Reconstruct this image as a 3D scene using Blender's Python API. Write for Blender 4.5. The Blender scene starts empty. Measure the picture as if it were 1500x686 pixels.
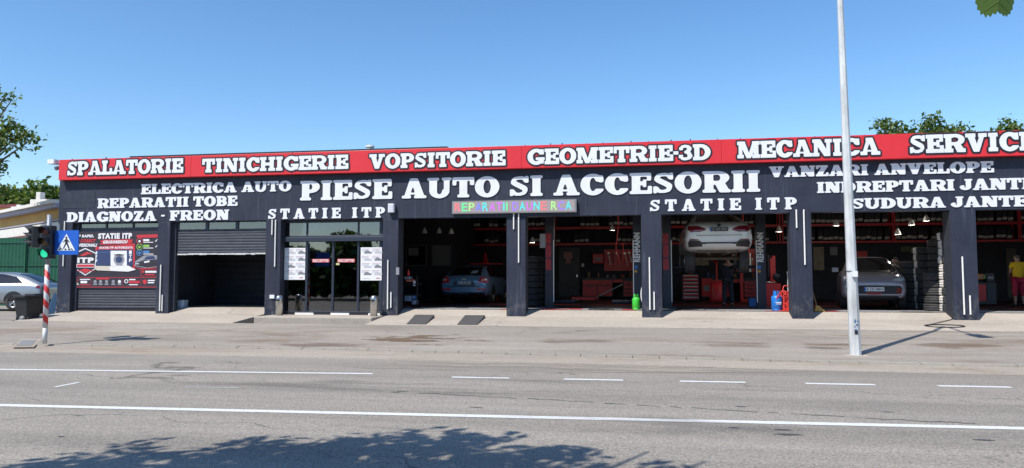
import bpy, bmesh, math, random
import numpy as np
from mathutils import Vector, Matrix
from mathutils.bvhtree import BVHTree
from mathutils.geometry import tessellate_polygon, delaunay_2d_cdt

R = math.radians
random.seed(7); rng = np.random.default_rng(7)
S = bpy.context.scene
COL = S.collection

# ------------------------------------------------------------------ camera, sky, sun, exposure
EYE, DIST, F = 0.87, 21.26, 1083.0
YAW, PITCH = R(9.67), R(3.57)
CAMX = DIST * math.tan(YAW)
cd = bpy.data.cameras.new('camera'); cam = bpy.data.objects.new('camera', cd); COL.objects.link(cam)
cam.location = (CAMX, -DIST, EYE)
cam.rotation_euler = (R(90) + PITCH, 0, YAW)
cd.sensor_width = 36.0; cd.lens = 36.0 * F / 1500.0
cd.clip_start = 0.05; cd.clip_end = 2000
S.camera = cam

SUN_EL = R(53.0)
SUN_DIR = Vector((-0.578, -0.816, 0)).normalized() * math.cos(SUN_EL) + Vector((0, 0, math.sin(SUN_EL)))
w = bpy.data.worlds.new('World'); S.world = w; w.use_nodes = True
nt = w.node_tree; nt.nodes.clear()
sky = nt.nodes.new('ShaderNodeTexSky'); sky.sky_type = 'NISHITA'; sky.sun_disc = False
sky.sun_elevation = SUN_EL
sky.sun_rotation = math.atan2(SUN_DIR.x, SUN_DIR.y)
sky.altitude = 0; sky.air_density = 1.0; sky.dust_density = 0.25; sky.ozone_density = 3.0
bg = nt.nodes.new('ShaderNodeBackground'); bg.inputs[1].default_value = 0.133
wo = nt.nodes.new('ShaderNodeOutputWorld')
hs = nt.nodes.new('ShaderNodeHueSaturation'); hs.inputs['Saturation'].default_value = 1.19; hs.inputs['Value'].default_value = 1.0
nt.links.new(sky.outputs[0], hs.inputs['Color']); nt.links.new(hs.outputs[0], bg.inputs[0]); nt.links.new(bg.outputs[0], wo.inputs[0])
sl = bpy.data.lights.new('sun', 'SUN'); sl.energy = 4.0; sl.angle = R(0.5); sl.color = (1.0, 0.955, 0.88)
so = bpy.data.objects.new('sun', sl); COL.objects.link(so)
so.rotation_euler = SUN_DIR.to_track_quat('Z', 'Y').to_euler()
S.view_settings.view_transform = 'Standard'; S.view_settings.look = 'None'
S.view_settings.exposure = 0.5; S.view_settings.gamma = 1.0
S.view_settings.use_curve_mapping = False

# ------------------------------------------------------------------ helpers
FW = Vector((-math.sin(YAW) * math.cos(PITCH), math.cos(YAW) * math.cos(PITCH), math.sin(PITCH)))
RT = Vector((math.cos(YAW), math.sin(YAW), 0)); UP = RT.cross(FW)
CP = Vector(cam.location)
def ray(x, y): return FW * F + RT * (x - 750) + UP * (343 - y)
def at(x, y, Y):                      # point of the place seen at a photo pixel, on the plane Y
    d = ray(x, y); return CP + d * ((Y + DIST) / d.y)
def gz(x, y, z):                      # same, on the level z
    d = ray(x, y); return CP + d * ((z - EYE) / d.z)
def fx(x, Y=0.0): return at(x, 411, Y).x
def fz(x, y, Y=0.0): return at(x, y, Y).z

MATS = {}
def mat(name, col, rough=0.6, metal=0.0, var=0.0, scale=4.0, bump=0.0, bscale=40.0, spec=0.5, emit=0.0, stretch=None, coat=0.0, col2=None):
    if name in MATS: return MATS[name]
    m = bpy.data.materials.new(name); m.use_nodes = True; MATS[name] = m
    n = m.node_tree.nodes; l = m.node_tree.links; b = n['Principled BSDF']
    b.inputs['Roughness'].default_value = rough; b.inputs['Metallic'].default_value = metal
    b.inputs['Specular IOR Level'].default_value = spec
    if coat: b.inputs['Coat Weight'].default_value = coat; b.inputs['Coat Roughness'].default_value = 0.06
    c = (*col, 1); b.inputs['Base Color'].default_value = c
    if emit:
        b.inputs['Emission Color'].default_value = c; b.inputs['Emission Strength'].default_value = emit
    if var or bump:
        tc = n.new('ShaderNodeTexCoord'); src = tc.outputs['Object']
        if stretch:
            mp = n.new('ShaderNodeMapping'); mp.inputs['Scale'].default_value = stretch
            l.new(src, mp.inputs[0]); src = mp.outputs[0]
    if var:
        t = n.new('ShaderNodeTexNoise'); t.inputs['Scale'].default_value = scale; t.inputs['Detail'].default_value = 6
        t.inputs['Roughness'].default_value = 0.65
        l.new(src, t.inputs[0])
        rp = n.new('ShaderNodeValToRGB')
        rp.color_ramp.elements[0].position = 0.3; rp.color_ramp.elements[1].position = 0.72
        lo = tuple(max(0, v * (1 - var)) for v in col); hi = col2 or tuple(min(1, v * (1 + var)) for v in col)
        rp.color_ramp.elements[0].color = (*lo, 1); rp.color_ramp.elements[1].color = (*hi, 1)
        l.new(t.outputs[0], rp.inputs[0]); l.new(rp.outputs[0], b.inputs['Base Color'])
    if bump:
        t2 = n.new('ShaderNodeTexNoise'); t2.inputs['Scale'].default_value = bscale; t2.inputs['Detail'].default_value = 4
        l.new(src, t2.inputs[0])
        bp = n.new('ShaderNodeBump'); bp.inputs['Strength'].default_value = bump; bp.inputs['Distance'].default_value = 0.02
        l.new(t2.outputs[0], bp.inputs['Height']); l.new(bp.outputs[0], b.inputs['Normal'])
    return m

class MB:
    def __init__(s): s.v = []; s.f = []; s.m = []; s.sm = []
    def add(s, vs, fs, mi=0, smooth=False):
        o = len(s.v); s.v += [tuple(p) for p in vs]
        for f in fs: s.f.append(tuple(i + o for i in f)); s.m.append(mi); s.sm.append(smooth)
        return s
    def box(s, x0, x1, y0, y1, z0, z1, mi=0, M=None):
        vs = [Vector(p) for p in ((x0,y0,z0),(x1,y0,z0),(x1,y1,z0),(x0,y1,z0),(x0,y0,z1),(x1,y0,z1),(x1,y1,z1),(x0,y1,z1))]
        if M: vs = [M @ p for p in vs]
        return s.add(vs, [(0,3,2,1),(4,5,6,7),(0,1,5,4),(1,2,6,5),(2,3,7,6),(3,0,4,7)], mi)
    def rbox(s, x0, x1, y0, y1, z0, z1, r, mi=0, M=None):   # box with rounded vertical edges
        pts = []
        for cx, cy, a0 in ((x1-r,y1-r,0),(x0+r,y1-r,90),(x0+r,y0+r,180),(x1-r,y0+r,270)):
            for k in range(4): a = R(a0 + 30*k); pts.append((cx + r*math.cos(a), cy + r*math.sin(a)))
        return s.prism(pts, z0, z1, mi, M)
    def prism(s, pts, z0, z1, mi=0, M=None):
        n = len(pts)
        vs = [Vector((p[0], p[1], z0)) for p in pts] + [Vector((p[0], p[1], z1)) for p in pts]
        if M: vs = [M @ p for p in vs]
        fs = [tuple(range(n))[::-1], tuple(range(n, 2*n))] + [(i, (i+1)%n, n+(i+1)%n, n+i) for i in range(n)]
        return s.add(vs, fs, mi)
    def plate(s, pts, y0, y1, mi=0):      # outline in x,z extruded from y0 to y1
        n = len(pts)
        vs = [(p[0], y0, p[1]) for p in pts] + [(p[0], y1, p[1]) for p in pts]
        return s.add(vs, [tuple(range(n)), tuple(range(n, 2*n))[::-1]] + [(i, n+i, n+(i+1)%n, (i+1)%n) for i in range(n)], mi)
    def tube(s, path, r, seg=8, mi=0, caps=True, smooth=True):
        P = [Vector(p) for p in path]; n = len(P)
        rs = r if isinstance(r, (list, tuple)) else [r]*n
        ref = Vector((0,0,1)); vs = []
        for i in range(n):
            t = (P[min(i+1,n-1)] - P[max(i-1,0)]).normalized()
            if i == 0:
                a = t.orthogonal().normalized() if abs(t.z) > .9 else t.cross(ref).normalized()
            else:
                a = (a - t * a.dot(t)); a = a.normalized() if a.length > 1e-6 else t.orthogonal().normalized()
            b = t.cross(a)
            for k in range(seg):
                q = 2*math.pi*(k+.5)/seg; vs.append(P[i] + (a*math.cos(q) + b*math.sin(q)) * rs[i])
        fs = [(i*seg+k, i*seg+(k+1)%seg, (i+1)*seg+(k+1)%seg, (i+1)*seg+k) for i in range(n-1) for k in range(seg)]
        s.add(vs, fs, mi, smooth)
        if caps: s.add(vs[:seg], [tuple(range(seg))[::-1]], mi); s.add(vs[-seg:], [tuple(range(seg))], mi)
        return s
    def lathe(s, prof, c=(0,0,0), seg=20, mi=0, axis='z', smooth=True, mats=None):   # prof: (r, h)
        vs = []
        for r, h in prof:
            for k in range(seg):
                q = 2*math.pi*k/seg; a, b = r*math.cos(q), r*math.sin(q)
                p = {'z': (a,b,h), 'y': (a,h,b), 'x': (h,a,b)}[axis]
                vs.append((c[0]+p[0], c[1]+p[1], c[2]+p[2]))
        n = len(prof)
        for i in range(n-1):
            fs = [(i*seg+k, i*seg+(k+1)%seg, (i+1)*seg+(k+1)%seg, (i+1)*seg+k) for k in range(seg)]
            o = len(s.v) if i == 0 else o0
            if i == 0:
                o0 = len(s.v); s.v += vs
            for f in fs: s.f.append(tuple(j+o0 for j in f)); s.m.append(mats[i] if mats else mi); s.sm.append(smooth)
        return s
    def xform(s, M):
        s.v = [tuple(M @ Vector(p)) for p in s.v]; return s
    def build(s, name, mats, parent=None, world=True, bevel=0.0):
        me = bpy.data.meshes.new(name)
        off = Vector((0,0,0))
        if parent is not None and world:
            q = parent
            while q is not None: off += Vector(q.location); q = q.parent
        vs = np.array(s.v, dtype=float) - np.array(off)
        me.from_pydata(vs.tolist(), [], s.f)
        ml = mats if isinstance(mats, (list, tuple)) else [mats]
        for m in ml: me.materials.append(m)
        me.polygons.foreach_set('material_index', s.m)
        me.polygons.foreach_set('use_smooth', s.sm)
        bm = bmesh.new(); bm.from_mesh(me); bmesh.ops.recalc_face_normals(bm, faces=bm.faces); bm.to_mesh(me); bm.free()
        me.update()
        o = bpy.data.objects.new(name, me); COL.objects.link(o)
        if parent is not None: o.parent = parent
        if bevel:
            b = o.modifiers.new('bevel', 'BEVEL'); b.width = bevel; b.segments = 2; b.limit_method = 'ANGLE'; b.angle_limit = R(50)
        return o

def tag(o, label=None, cat=None, group=None, kind=None):
    if label: o['label'] = label
    if cat: o['category'] = cat
    if group: o['group'] = group
    if kind: o['kind'] = kind
    return o
def thing(name, label, cat, loc=(0,0,0), rz=0.0, group=None):
    o = bpy.data.objects.new(name, None); COL.objects.link(o)
    o.location = loc; o.rotation_euler = (0, 0, rz); o.empty_display_size = 0.1
    return tag(o, label, cat, group)
def dup(root, loc=None, rz=None, label=None, group=None, scale=None):
    r = root.copy(); COL.objects.link(r)
    if loc is not None: r.location = loc
    if rz is not None: r.rotation_euler = (0, 0, rz)
    if scale is not None: r.scale = (scale,)*3
    if label: r['label'] = label
    if group: r['group'] = group
    def rec(a, b):
        for ch in list(a.children):
            c = ch.copy(); COL.objects.link(c); c.parent = b; rec(ch, c)
    rec(root, r)
    return r
def struct(name, mb, m): o = mb.build(name, m); o['kind'] = 'structure'; return o

# ------------------------------------------------------------------ letters: slab and soft serif capitals drawn as shapes
GR = 72            # samples per cap height
class Glyphs:
    def __init__(s, stem, bar, serif, over, soft, sty):
        s.w, s.b, s.s, s.o, s.soft, s.sty = stem, bar, serif, over, soft, sty; s.cache = {}
    def draw(s, ch):
        w, b, sf, o = s.w, s.b, s.s, s.o
        pad = 0.22; W = s.width(ch)
        nx, ny = int((W + 2*pad) * GR), int((1 + 2*pad) * GR)
        X, Y = np.meshgrid((np.arange(nx) + .5) / GR - pad, (np.arange(ny) + .5) / GR - pad)
        G = np.zeros_like(X, bool)
        rect = lambda x0,y0,x1,y1: (X>=x0)&(X<=x1)&(Y>=y0)&(Y<=y1)
        def poly(pts):
            c = np.zeros_like(X, bool); n = len(pts)
            for i in range(n):
                x1,y1 = pts[i]; x2,y2 = pts[(i+1)%n]
                if y1 == y2: continue
                t = (Y-y1)/(y2-y1); c ^= ((Y>=min(y1,y2))&(Y<max(y1,y2))&(X < x1+t*(x2-x1)))
            return c
        ell = lambda cx,cy,rx,ry: ((X-cx)/rx)**2 + ((Y-cy)/ry)**2 <= 1
        def stem(xc, y0=0., y1=1., top=1, bot=1, ww=None, oo=None):
            ww = ww or w; oo = o if oo is None else oo
            g = rect(xc-ww/2, y0, xc+ww/2, y1)
            if bot: g |= rect(xc-ww/2-oo, y0, xc+ww/2+oo, y0+sf)
            if top: g |= rect(xc-ww/2-oo, y1-sf, xc+ww/2+oo, y1)
            return g
        def brush(path, rx, ry):
            g = np.zeros_like(X, bool)
            for px, py in path: g |= ell(px, py, rx, ry)
            return g
        ring = lambda cx,cy,rx,ry,tx,ty: ell(cx,cy,rx,ry) & ~ell(cx,cy,rx-tx,ry-ty)
        L = o + w/2                      # centre of a left stem
        if ch == 'I': G |= stem(W/2)
        elif ch == 'H':
            G |= stem(L) | stem(W-L) | rect(L, .5-b/2, W-L, .5+b/2)
        elif ch in 'EF':
            G |= stem(L); G |= rect(L, 1-b, W-.02, 1) | rect(W-.02-b*.9, 1-b-.2, W-.02, 1)
            G |= rect(L, .5-b*.45, W-.2, .5+b*.45) | rect(W-.2-b*.75, .5-b*.45-.1, W-.2, .5+b*.45+.1)
            if ch == 'E': G |= rect(L, 0, W, b) | rect(W-b*.9, 0, W, b+.2)
        elif ch == 'L': G |= stem(L) | rect(L, 0, W, b) | rect(W-b*.95, 0, W, b+.26)
        elif ch == 'T':
            G |= stem(W/2, top=0) | rect(0, 1-b, W, 1) | rect(0, 1-b-.22, b*.9, 1) | rect(W-b*.9, 1-b-.22, W, 1)
        elif ch == 'A':
            a = w*.94; cx = W/2
            G |= poly([(o*.9,0),(o*.9+a*.72,0),(cx+.06,1),(cx-a*.55,1)])
            G |= poly([(W-o*.6-a*1.15,0),(W-o*.6,0),(cx+a*.5,1),(cx-a*.5,1)])
            G |= rect(W*.27, .19, W*.72, .19+b*.5)
            G |= rect(0, 0, o*1.6+a*.85, sf) | rect(W-o*1.5-a*1.25, 0, W, sf)
            if s.sty == 'slab': G |= rect(cx-a*.85, 1-sf, cx+a*.5, 1)
        elif ch == 'V':
            a = w*1.1; cx = W/2
            G |= poly([(o*.6,1),(o*.6+a*1.1,1),(cx+a*.42,0),(cx-a*.42,0)])
            G |= poly([(W-o*.9-a*.72,1),(W-o*.9,1),(cx+a*.42,0),(cx-a*.3,0)])
            G |= rect(0,1-sf,o*1.3+a*1.2,1) | rect(W-o*1.6-a*.85,1-sf,W,1)
        elif ch == 'N':
            t = w*.72
            G |= stem(o+t/2, ww=t) | stem(W-o-t/2, ww=t, bot=0)
            G |= poly([(o*.2,1),(o+w*1.25,1),(W-o,0.0),(W-o-w*1.15,0.0)])
        elif ch == 'M':
            t = w*.72; cx = W/2
            G |= stem(o+t/2, ww=t) | stem(W-o-w/2, ww=w*.9)
            G |= poly([(o,1),(o+w*1.2,1),(cx+w*.42,.0),(cx-w*.4,.0)]) | poly([(W-o-w*1.1,1),(W-o,1),(cx+w*.42,.0),(cx-w*.3,.0)])
        elif ch == 'O': G |= ring(W/2,.5,W/2,.52,w*1.08,b*1.05)
        elif ch in 'CG':
            G |= ring(W*.53,.5,W*.53,.52,w*1.12,b*1.1) & ~((X > W*.55) & (Y > .36) & (Y < .64)) & ~(X > W*.98)
            G |= rect(W*.97-b*.95, .6, W*.97, .98 if s.sty == 'slab' else .93)
            if ch == 'C': G &= ~((X > W*.62) & (Y > .3) & (Y < .6))
            else:
                G &= ~((X > W*.60) & (Y > .44) & (Y < .64))
                G |= rect(W*.97-w*.95, .06, W*.97, .46) | rect(W*.50, .46-sf*.9, W*1.02, .46)
        elif ch == 'D':
            G |= stem(L) | (ring(W*.42,.5,W*.58,.5,w*1.1,b) & (X > W*.42)) | rect(L,0,W*.43,b) | rect(L,1-b,W*.43,1)
        elif ch in 'PRB':
            m = .44
            G |= stem(L, bot=1)
            h = (1-m)/2+.03; cy = 1-h
            rx = W*.42 if ch != 'P' else W*.46
            ex = W - rx - (.04 if ch == 'B' else 0.02 if ch == 'R' else 0)
            G |= (ring(ex,cy,rx,h,w*1.02,b*.9) & (X > ex)) | rect(L,1-b*.9,ex,1) | rect(L,cy-h,ex,cy-h+b*.9)
            if ch == 'B':
                h2 = .29; G |= (ring(W-rx,h2,rx,h2,w*1.05,b) & (X > W-rx)) | rect(L,0,W-rx,b) | rect(L,2*h2-b,W-rx,2*h2)
            if ch == 'R':
                G |= poly([(W*.44,.47),(W*.44+w*1.1,.5),(W*.98,sf*.5),(W*.98,0),(W*.62,0)]) | rect(W*.64,0,W+.02,sf)
        elif ch == 'U':
            G |= stem(L, y0=.3, bot=0) | stem(W-o-w*.36, y0=.3, bot=0, ww=w*.72)
            G |= ring(W/2,.36,W/2-o,.38,w*.95,b*1.1) & (Y < .4)
        elif ch == 'J':
            G |= stem(W-L, y0=.3, bot=0)
            for q in np.linspace(0,1,30):
                a = -math.pi*q; cx = W-L-.2
                G |= ell(cx+.2*math.cos(a), .30+.2*math.sin(a), w*(.5-.1*q), b*.5)
            G |= ell(W-L-.36,.32,w*.42,w*.42)
        elif ch == 'Z':
            G |= rect(.03,1-b,W-.02,1) | rect(.02,0,W,b) | poly([(0.02,b*.3),(w*1.25,b*.3),(W-.02,1-b*.3),(W-w*1.3,1-b*.3)])
            G |= rect(.03,1-b-.16,.03+b*.9,1) | rect(W-b*.9,0,W,b+.16)
        elif ch == 'S':
            P = [(.84,.74),(.78,.84),(.66,.90),(.48,.90),(.30,.87),(.20,.76),(.24,.65),(.40,.57),(.58,.48),(.74,.40),(.81,.27),(.72,.15),(.54,.10),(.36,.10),(.22,.17),(.16,.27)]
            for k in range(len(P)-1):
                (ax,ay),(bx,by) = P[k],P[k+1]
                for q in np.linspace(0,1,8):
                    px, py = ax+(bx-ax)*q, ay+(by-ay)*q
                    G |= ell(px*W, py, w*(.28+.14*(.36<py<.68)), b*(.42+.2*(.4<py<.62)))
            G |= rect(W*.97-b*.7,.66,W*.97,.99) | rect(W*.03,.01,W*.03+b*.7,.35)
        elif ch == '3':
            P = [(.16,.74),(.26,.87),(.46,.90),(.68,.87),(.78,.74),(.70,.60),(.50,.53),(.72,.46),(.83,.28),(.70,.14),(.46,.10),(.26,.13),(.15,.27)]
            for k in range(len(P)-1):
                (ax,ay),(bx,by) = P[k],P[k+1]
                for q in np.linspace(0,1,8):
                    px, py = ax+(bx-ax)*q, ay+(by-ay)*q
                    G |= ell(px*W, py, w*(.28+.16*(px>.7)), b*.43)
            G |= rect(0,.16,W*.3,.36) | rect(W*.03,.66,W*.3,.84)
        elif ch == '-': G |= rect(0,.5-b*.5,W,.5+b*.5)
        return G.astype(float), pad
    def width(s, ch):
        k = {'I': .5, 'M': 1.22, 'N': 1.0, 'A': 1.0, 'O': .96, 'C': .88, 'G': .96, 'D': .94, 'V': .98, 'T': .86, 'H': 1.0,
             'E': .82, 'F': .8, 'L': .78, 'P': .84, 'R': .98, 'B': .88, 'U': .98, 'J': .7, 'Z': .82, 'S': .76, '3': .74, '-': .3}[ch]
        return k * (1.08 if s.sty == 'slab' and ch not in 'I-' else 1.0) + (.08 if s.sty == 'slab' and ch == 'I' else 0)
    def shape(s, ch, grow):
        key = (ch, round(grow, 3))
        if key in s.cache: return s.cache[key]
        G, pad = s.draw(ch)
        if grow > 0:
            r = grow * GR; k = int(r) + 1; H = G.copy()
            for dy in range(-k, k+1):
                for dx in range(-k, k+1):
                    if dx*dx + dy*dy <= r*r:
                        H = np.maximum(H, np.roll(np.roll(G, dy, 0), dx, 1))
            G = H
        n = s.soft + (1 if grow > 0 else 0)
        for _ in range(n):
            for ax in (0, 1): G = (np.roll(G, 1, ax) + 2*G + np.roll(G, -1, ax)) / 4
        loops = contour(G - .4871)
        out = []
        for lp in loops:
            lp = simplify(lp, .22)
            if len(lp) > 3: out.append([((x + .5) / GR - pad, (y + .5) / GR - pad) for x, y in lp])
        s.cache[key] = out
        return out
def contour(A):
    ny, nx = A.shape; pos = A > 0
    seg = {}
    def E(x0, y0, x1, y1):
        a, b = A[y0, x0], A[y1, x1]; t = a / (a - b)
        return (round(x0 + (x1-x0)*t, 5), round(y0 + (y1-y0)*t, 5))
    c = pos[:-1,:-1].astype(int) + pos[:-1,1:]*2 + pos[1:,1:]*4 + pos[1:,:-1]*8
    for y, x in zip(*np.where((c > 0) & (c < 15))):
        k = c[y, x]
        b = lambda: E(x,y,x+1,y); r = lambda: E(x+1,y,x+1,y+1); t = lambda: E(x,y+1,x+1,y+1); l = lambda: E(x,y,x,y+1)
        T = {1:[(b,l)],2:[(r,b)],3:[(r,l)],4:[(t,r)],5:[(b,l),(t,r)],6:[(t,b)],7:[(t,l)],8:[(l,t)],9:[(b,t)],10:[(l,t),(r,b)],11:[(r,t)],12:[(l,r)],13:[(b,r)],14:[(l,b)]}[int(k)]
        for p, q in T: seg[p()] = q()
    loops = []
    while seg:
        a, b = next(iter(seg.items())); lp = [a]; del seg[a]
        while b in seg and len(lp) < 5000: lp.append(b); b = seg.pop(b)
        loops.append(lp)
    return loops
def simplify(P, tol):
    P = np.array(P)
    if len(P) < 6: return P.tolist()
    def rdp(a, b):
        if b <= a + 1: return []
        d = P[b] - P[a]; L = np.hypot(*d); q = P[a+1:b] - P[a]
        e = np.abs(q[:,0]*d[1] - q[:,1]*d[0]) / L if L > 1e-9 else np.hypot(q[:,0], q[:,1])
        i = int(e.argmax())
        if e[i] < tol: return []
        i += a + 1
        return rdp(a, i) + [i] + rdp(i, b)
    h = len(P) // 2
    idx = [0] + rdp(0, h) + [h] + rdp(h, len(P)-1)
    return P[idx].tolist()
SLAB = Glyphs(.295, .205, .205, .085, 1, 'slab')
SOFT = Glyphs(.31, .175, .14, .085, 8, 'soft')
def lettering(mb, G, text, X0, X1, Z0, Z1, y_back, y_front, grow=0.0, track=.05, space=.42, mi=0, word=None):
    adv = 0; place = []; wi = 0
    for ch in text:
        if ch == ' ': adv += space; wi += 1; continue
        place.append((ch, adv, wi)); adv += G.width(ch) + track
    adv -= track
    sx = (X1 - X0) / adv; sz = Z1 - Z0
    for n, (ch, a, wi) in enumerate(place):
        if word is not None and wi != word: continue
        loops = G.shape(ch, grow)
        pts = [[(X0 + (a + x) * sx, Z0 + z * sz) for x, z in lp] for lp in loops]
        flat = [p for lp in pts for p in lp]
        ids = []; o_ = 0
        for lp in pts: ids.append(list(range(o_, o_+len(lp)))); o_ += len(lp)
        cdt = delaunay_2d_cdt([Vector(p) for p in flat], [(k[i], k[(i+1)%len(k)]) for k in ids for i in range(len(k))], [], 0, 1e-6)
        def inside(t):
            cx = sum(cdt[0][i].x for i in t)/3; cy = sum(cdt[0][i].y for i in t)/3; c_ = False
            for lp in pts:
                for i in range(len(lp)):
                    (x1,y1),(x2,y2) = lp[i-1], lp[i]
                    if (y1 > cy) != (y2 > cy) and cx < x1+(cy-y1)/(y2-y1)*(x2-x1): c_ = not c_
            return c_
        yf = y_front - .0004 * (n % 2)
        mb.add([(p[0], yf, p[1]) for p in cdt[0]], [tuple(t) for t in cdt[2] if inside(t)], mi)
        for lp in pts:
            n_ = len(lp)
            mb.add([(p[0], yf, p[1]) for p in lp] + [(p[0], y_back, p[1]) for p in lp],
                   [(i, (i+1)%n_, n_+(i+1)%n_, n_+i) for i in range(n_)], mi)
def plain_text(txt, X0, X1, Z0, Z1, y, name, m, parent, bold=.012, shear=0.0):   # upright sans lettering facing the street
    cu = bpy.data.curves.new(name, 'FONT'); cu.body = txt; cu.extrude = 0; cu.resolution_u = 3; cu.offset = bold
    cu.shear = shear; cu.space_character = 1 + max(0, bold-.012)*3
    to = bpy.data.objects.new(name, cu); COL.objects.link(to)
    dg = bpy.context.evaluated_depsgraph_get(); dg.update()
    me = bpy.data.meshes.new_from_object(to.evaluated_get(dg)); bpy.data.objects.remove(to)
    co = np.array([v.co[:] for v in me.vertices]); lo, hi = co.min(0), co.max(0)
    x = X0 + (co[:,0]-lo[0]) / (hi[0]-lo[0]) * (X1-X0); z = Z0 + (co[:,1]-lo[1]) / (hi[1]-lo[1]) * (Z1-Z0)
    fs = [tuple(p.vertices) for p in me.polygons]
    mb = MB(); mb.add(list(zip(x, [y]*len(x), z)), fs)
    bpy.data.meshes.remove(me)
    if parent is None: return mb
    return mb.build(name, m, parent)

# ------------------------------------------------------------------ ground materials
def ground_mat(name, base, speck, patch, stain=None, stain_amt=0.0, stain_scale=0.5, crack=0.0, pstretch=(.12,.5,1), rough=.9, bump=.35, fine=55):
    m = bpy.data.materials.new(name); m.use_nodes = True; MATS[name] = m
    n = m.node_tree.nodes; l = m.node_tree.links; b = n['Principled BSDF']
    b.inputs['Roughness'].default_value = rough; b.inputs['Specular IOR Level'].default_value = .3
    tc = n.new('ShaderNodeTexCoord')
    def noise(scale, detail=5, st=None, rough_=.6, dist=0):
        t = n.new('ShaderNodeTexNoise'); t.inputs['Scale'].default_value = scale; t.inputs['Detail'].default_value = detail
        t.inputs['Roughness'].default_value = rough_; t.inputs['Distortion'].default_value = dist
        if st:
            mp = n.new('ShaderNodeMapping'); mp.inputs['Scale'].default_value = st; l.new(tc.outputs['Object'], mp.inputs[0]); l.new(mp.outputs[0], t.inputs[0])
        else: l.new(tc.outputs['Object'], t.inputs[0])
        return t.outputs[0]
    def mr(src, a, b_, c, d):
        q = n.new('ShaderNodeMapRange'); q.inputs[1].default_value = a; q.inputs[2].default_value = b_; q.inputs[3].default_value = c; q.inputs[4].default_value = d
        l.new(src, q.inputs[0]); return q.outputs[0]
    def mul(x, y):
        q = n.new('ShaderNodeMath'); q.operation = 'MULTIPLY'
        for i, s_ in enumerate((x, y)):
            if isinstance(s_, float): q.inputs[i].default_value = s_
            else: l.new(s_, q.inputs[i])
        return q.outputs[0]
    f = mul(mr(noise(1.0, 6, pstretch), .3, .7, 1-patch, 1+patch), mr(noise(fine, 4, None, .85), .32, .68, 1-speck, 1+speck))
    f = mul(f, mr(noise(9, 4), .3, .7, .93, 1.07))
    if crack:
        v = n.new('ShaderNodeTexVoronoi'); v.feature = 'DISTANCE_TO_EDGE'; v.inputs['Scale'].default_value = .33
        mp = n.new('ShaderNodeMapping'); mp.inputs['Scale'].default_value = (.5,1.2,1); l.new(tc.outputs['Object'], mp.inputs[0])
        mx = n.new('ShaderNodeVectorMath'); mx.operation = 'MULTIPLY_ADD'
        nz = n.new('ShaderNodeTexNoise'); nz.inputs['Scale'].default_value = 1.3; nz.inputs['Detail'].default_value = 6; l.new(tc.outputs['Object'], nz.inputs[0])
        l.new(nz.outputs[1], mx.inputs[0]); mx.inputs[1].default_value = (1.6,1.6,0); l.new(mp.outputs[0], mx.inputs[2]); l.new(mx.outputs[0], v.inputs[0])
        line = mr(v.outputs[0], 0, .008, 1-crack, 1)
        msk = mr(noise(.25, 2), .5, .58, 0, 1)
        cm = n.new('ShaderNodeMix'); cm.data_type = 'FLOAT'; l.new(msk, cm.inputs[0]); cm.inputs[2].default_value = 1.0; l.new(line, cm.inputs[3])
        f = mul(f, cm.outputs[0])
    rgb = n.new('ShaderNodeMix'); rgb.data_type = 'RGBA'; rgb.blend_type = 'MULTIPLY'; rgb.inputs[0].default_value = 1
    base_sock = None
    if stain:
        sm = n.new('ShaderNodeMix'); sm.data_type = 'RGBA'; sm.inputs[6].default_value = (*base,1); sm.inputs[7].default_value = (*stain,1)
        l.new(mr(noise(stain_scale, 8, (.35,1,1), .68, .6), .5, .72, 0, stain_amt), sm.inputs[0]); l.new(sm.outputs[2], rgb.inputs[6])
    else: rgb.inputs[6].default_value = (*base,1)
    l.new(f, rgb.inputs[7]); l.new(rgb.outputs[2], b.inputs['Base Color'])
    bp = n.new('ShaderNodeBump'); bp.inputs['Strength'].default_value = bump; bp.inputs['Distance'].default_value = .01
    l.new(noise(70, 3, None, .8), bp.inputs['Height']); l.new(bp.outputs[0], b.inputs['Normal'])
    return m
M_road = ground_mat('asphalt', (.262,.235,.20), .62, .24, (.185,.165,.145), .75, .35, crack=.55, fine=38, pstretch=(.035,.75,1))
M_walk = ground_mat('pavement_asphalt', (.288,.256,.218), .35, .18, (.17,.115,.075), .85, .6, crack=.35, pstretch=(.12,.9,1))
M_conc = ground_mat('concrete', (.40,.35,.295), .22, .12, (.25,.20,.155), .5, .8, crack=.3, pstretch=(.4,.9,1))
M_kerb = ground_mat('kerb_stone', (.33,.30,.255), .12, .12, (.2,.165,.13), .6, 1.5)
M_gut = ground_mat('gutter_concrete', (.33,.285,.235), .25, .14, (.21,.15,.10), .7, .8, pstretch=(.15,.9,1))
M_earth = ground_mat('earth', (.2,.18,.14), .2, .2)
def paint_mat():
    m = mat('road_paint', (.62,.62,.60), .75, var=.1, scale=20)
    n = m.node_tree.nodes; l = m.node_tree.links
    out = n['Material Output']; b = n['Principled BSDF']
    tc = n.new('ShaderNodeTexCoord'); t = n.new('ShaderNodeTexNoise'); t.inputs['Scale'].default_value = 14; t.inputs['Detail'].default_value = 7; t.inputs['Roughness'].default_value = .75
    l.new(tc.outputs['Object'], t.inputs[0])
    rp = n.new('ShaderNodeMapRange'); rp.inputs[1].default_value = .30; rp.inputs[2].default_value = .40; l.new(t.outputs[0], rp.inputs[0])
    tr = n.new('ShaderNodeBsdfTransparent'); mx = n.new('ShaderNodeMixShader')
    l.new(rp.outputs[0], mx.inputs[0]); l.new(tr.outputs[0], mx.inputs[1]); l.new(b.outputs[0], mx.inputs[2]); l.new(mx.outputs[0], out.inputs[0])
    return m
M_paint = paint_mat()
M_tile_dark = mat('floor_tile_black', (.022,.022,.026), .45, var=.3, scale=3)
M_tile_grey = mat('floor_tile_grey', (.30,.29,.29), .6, var=.25, scale=5)
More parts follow.
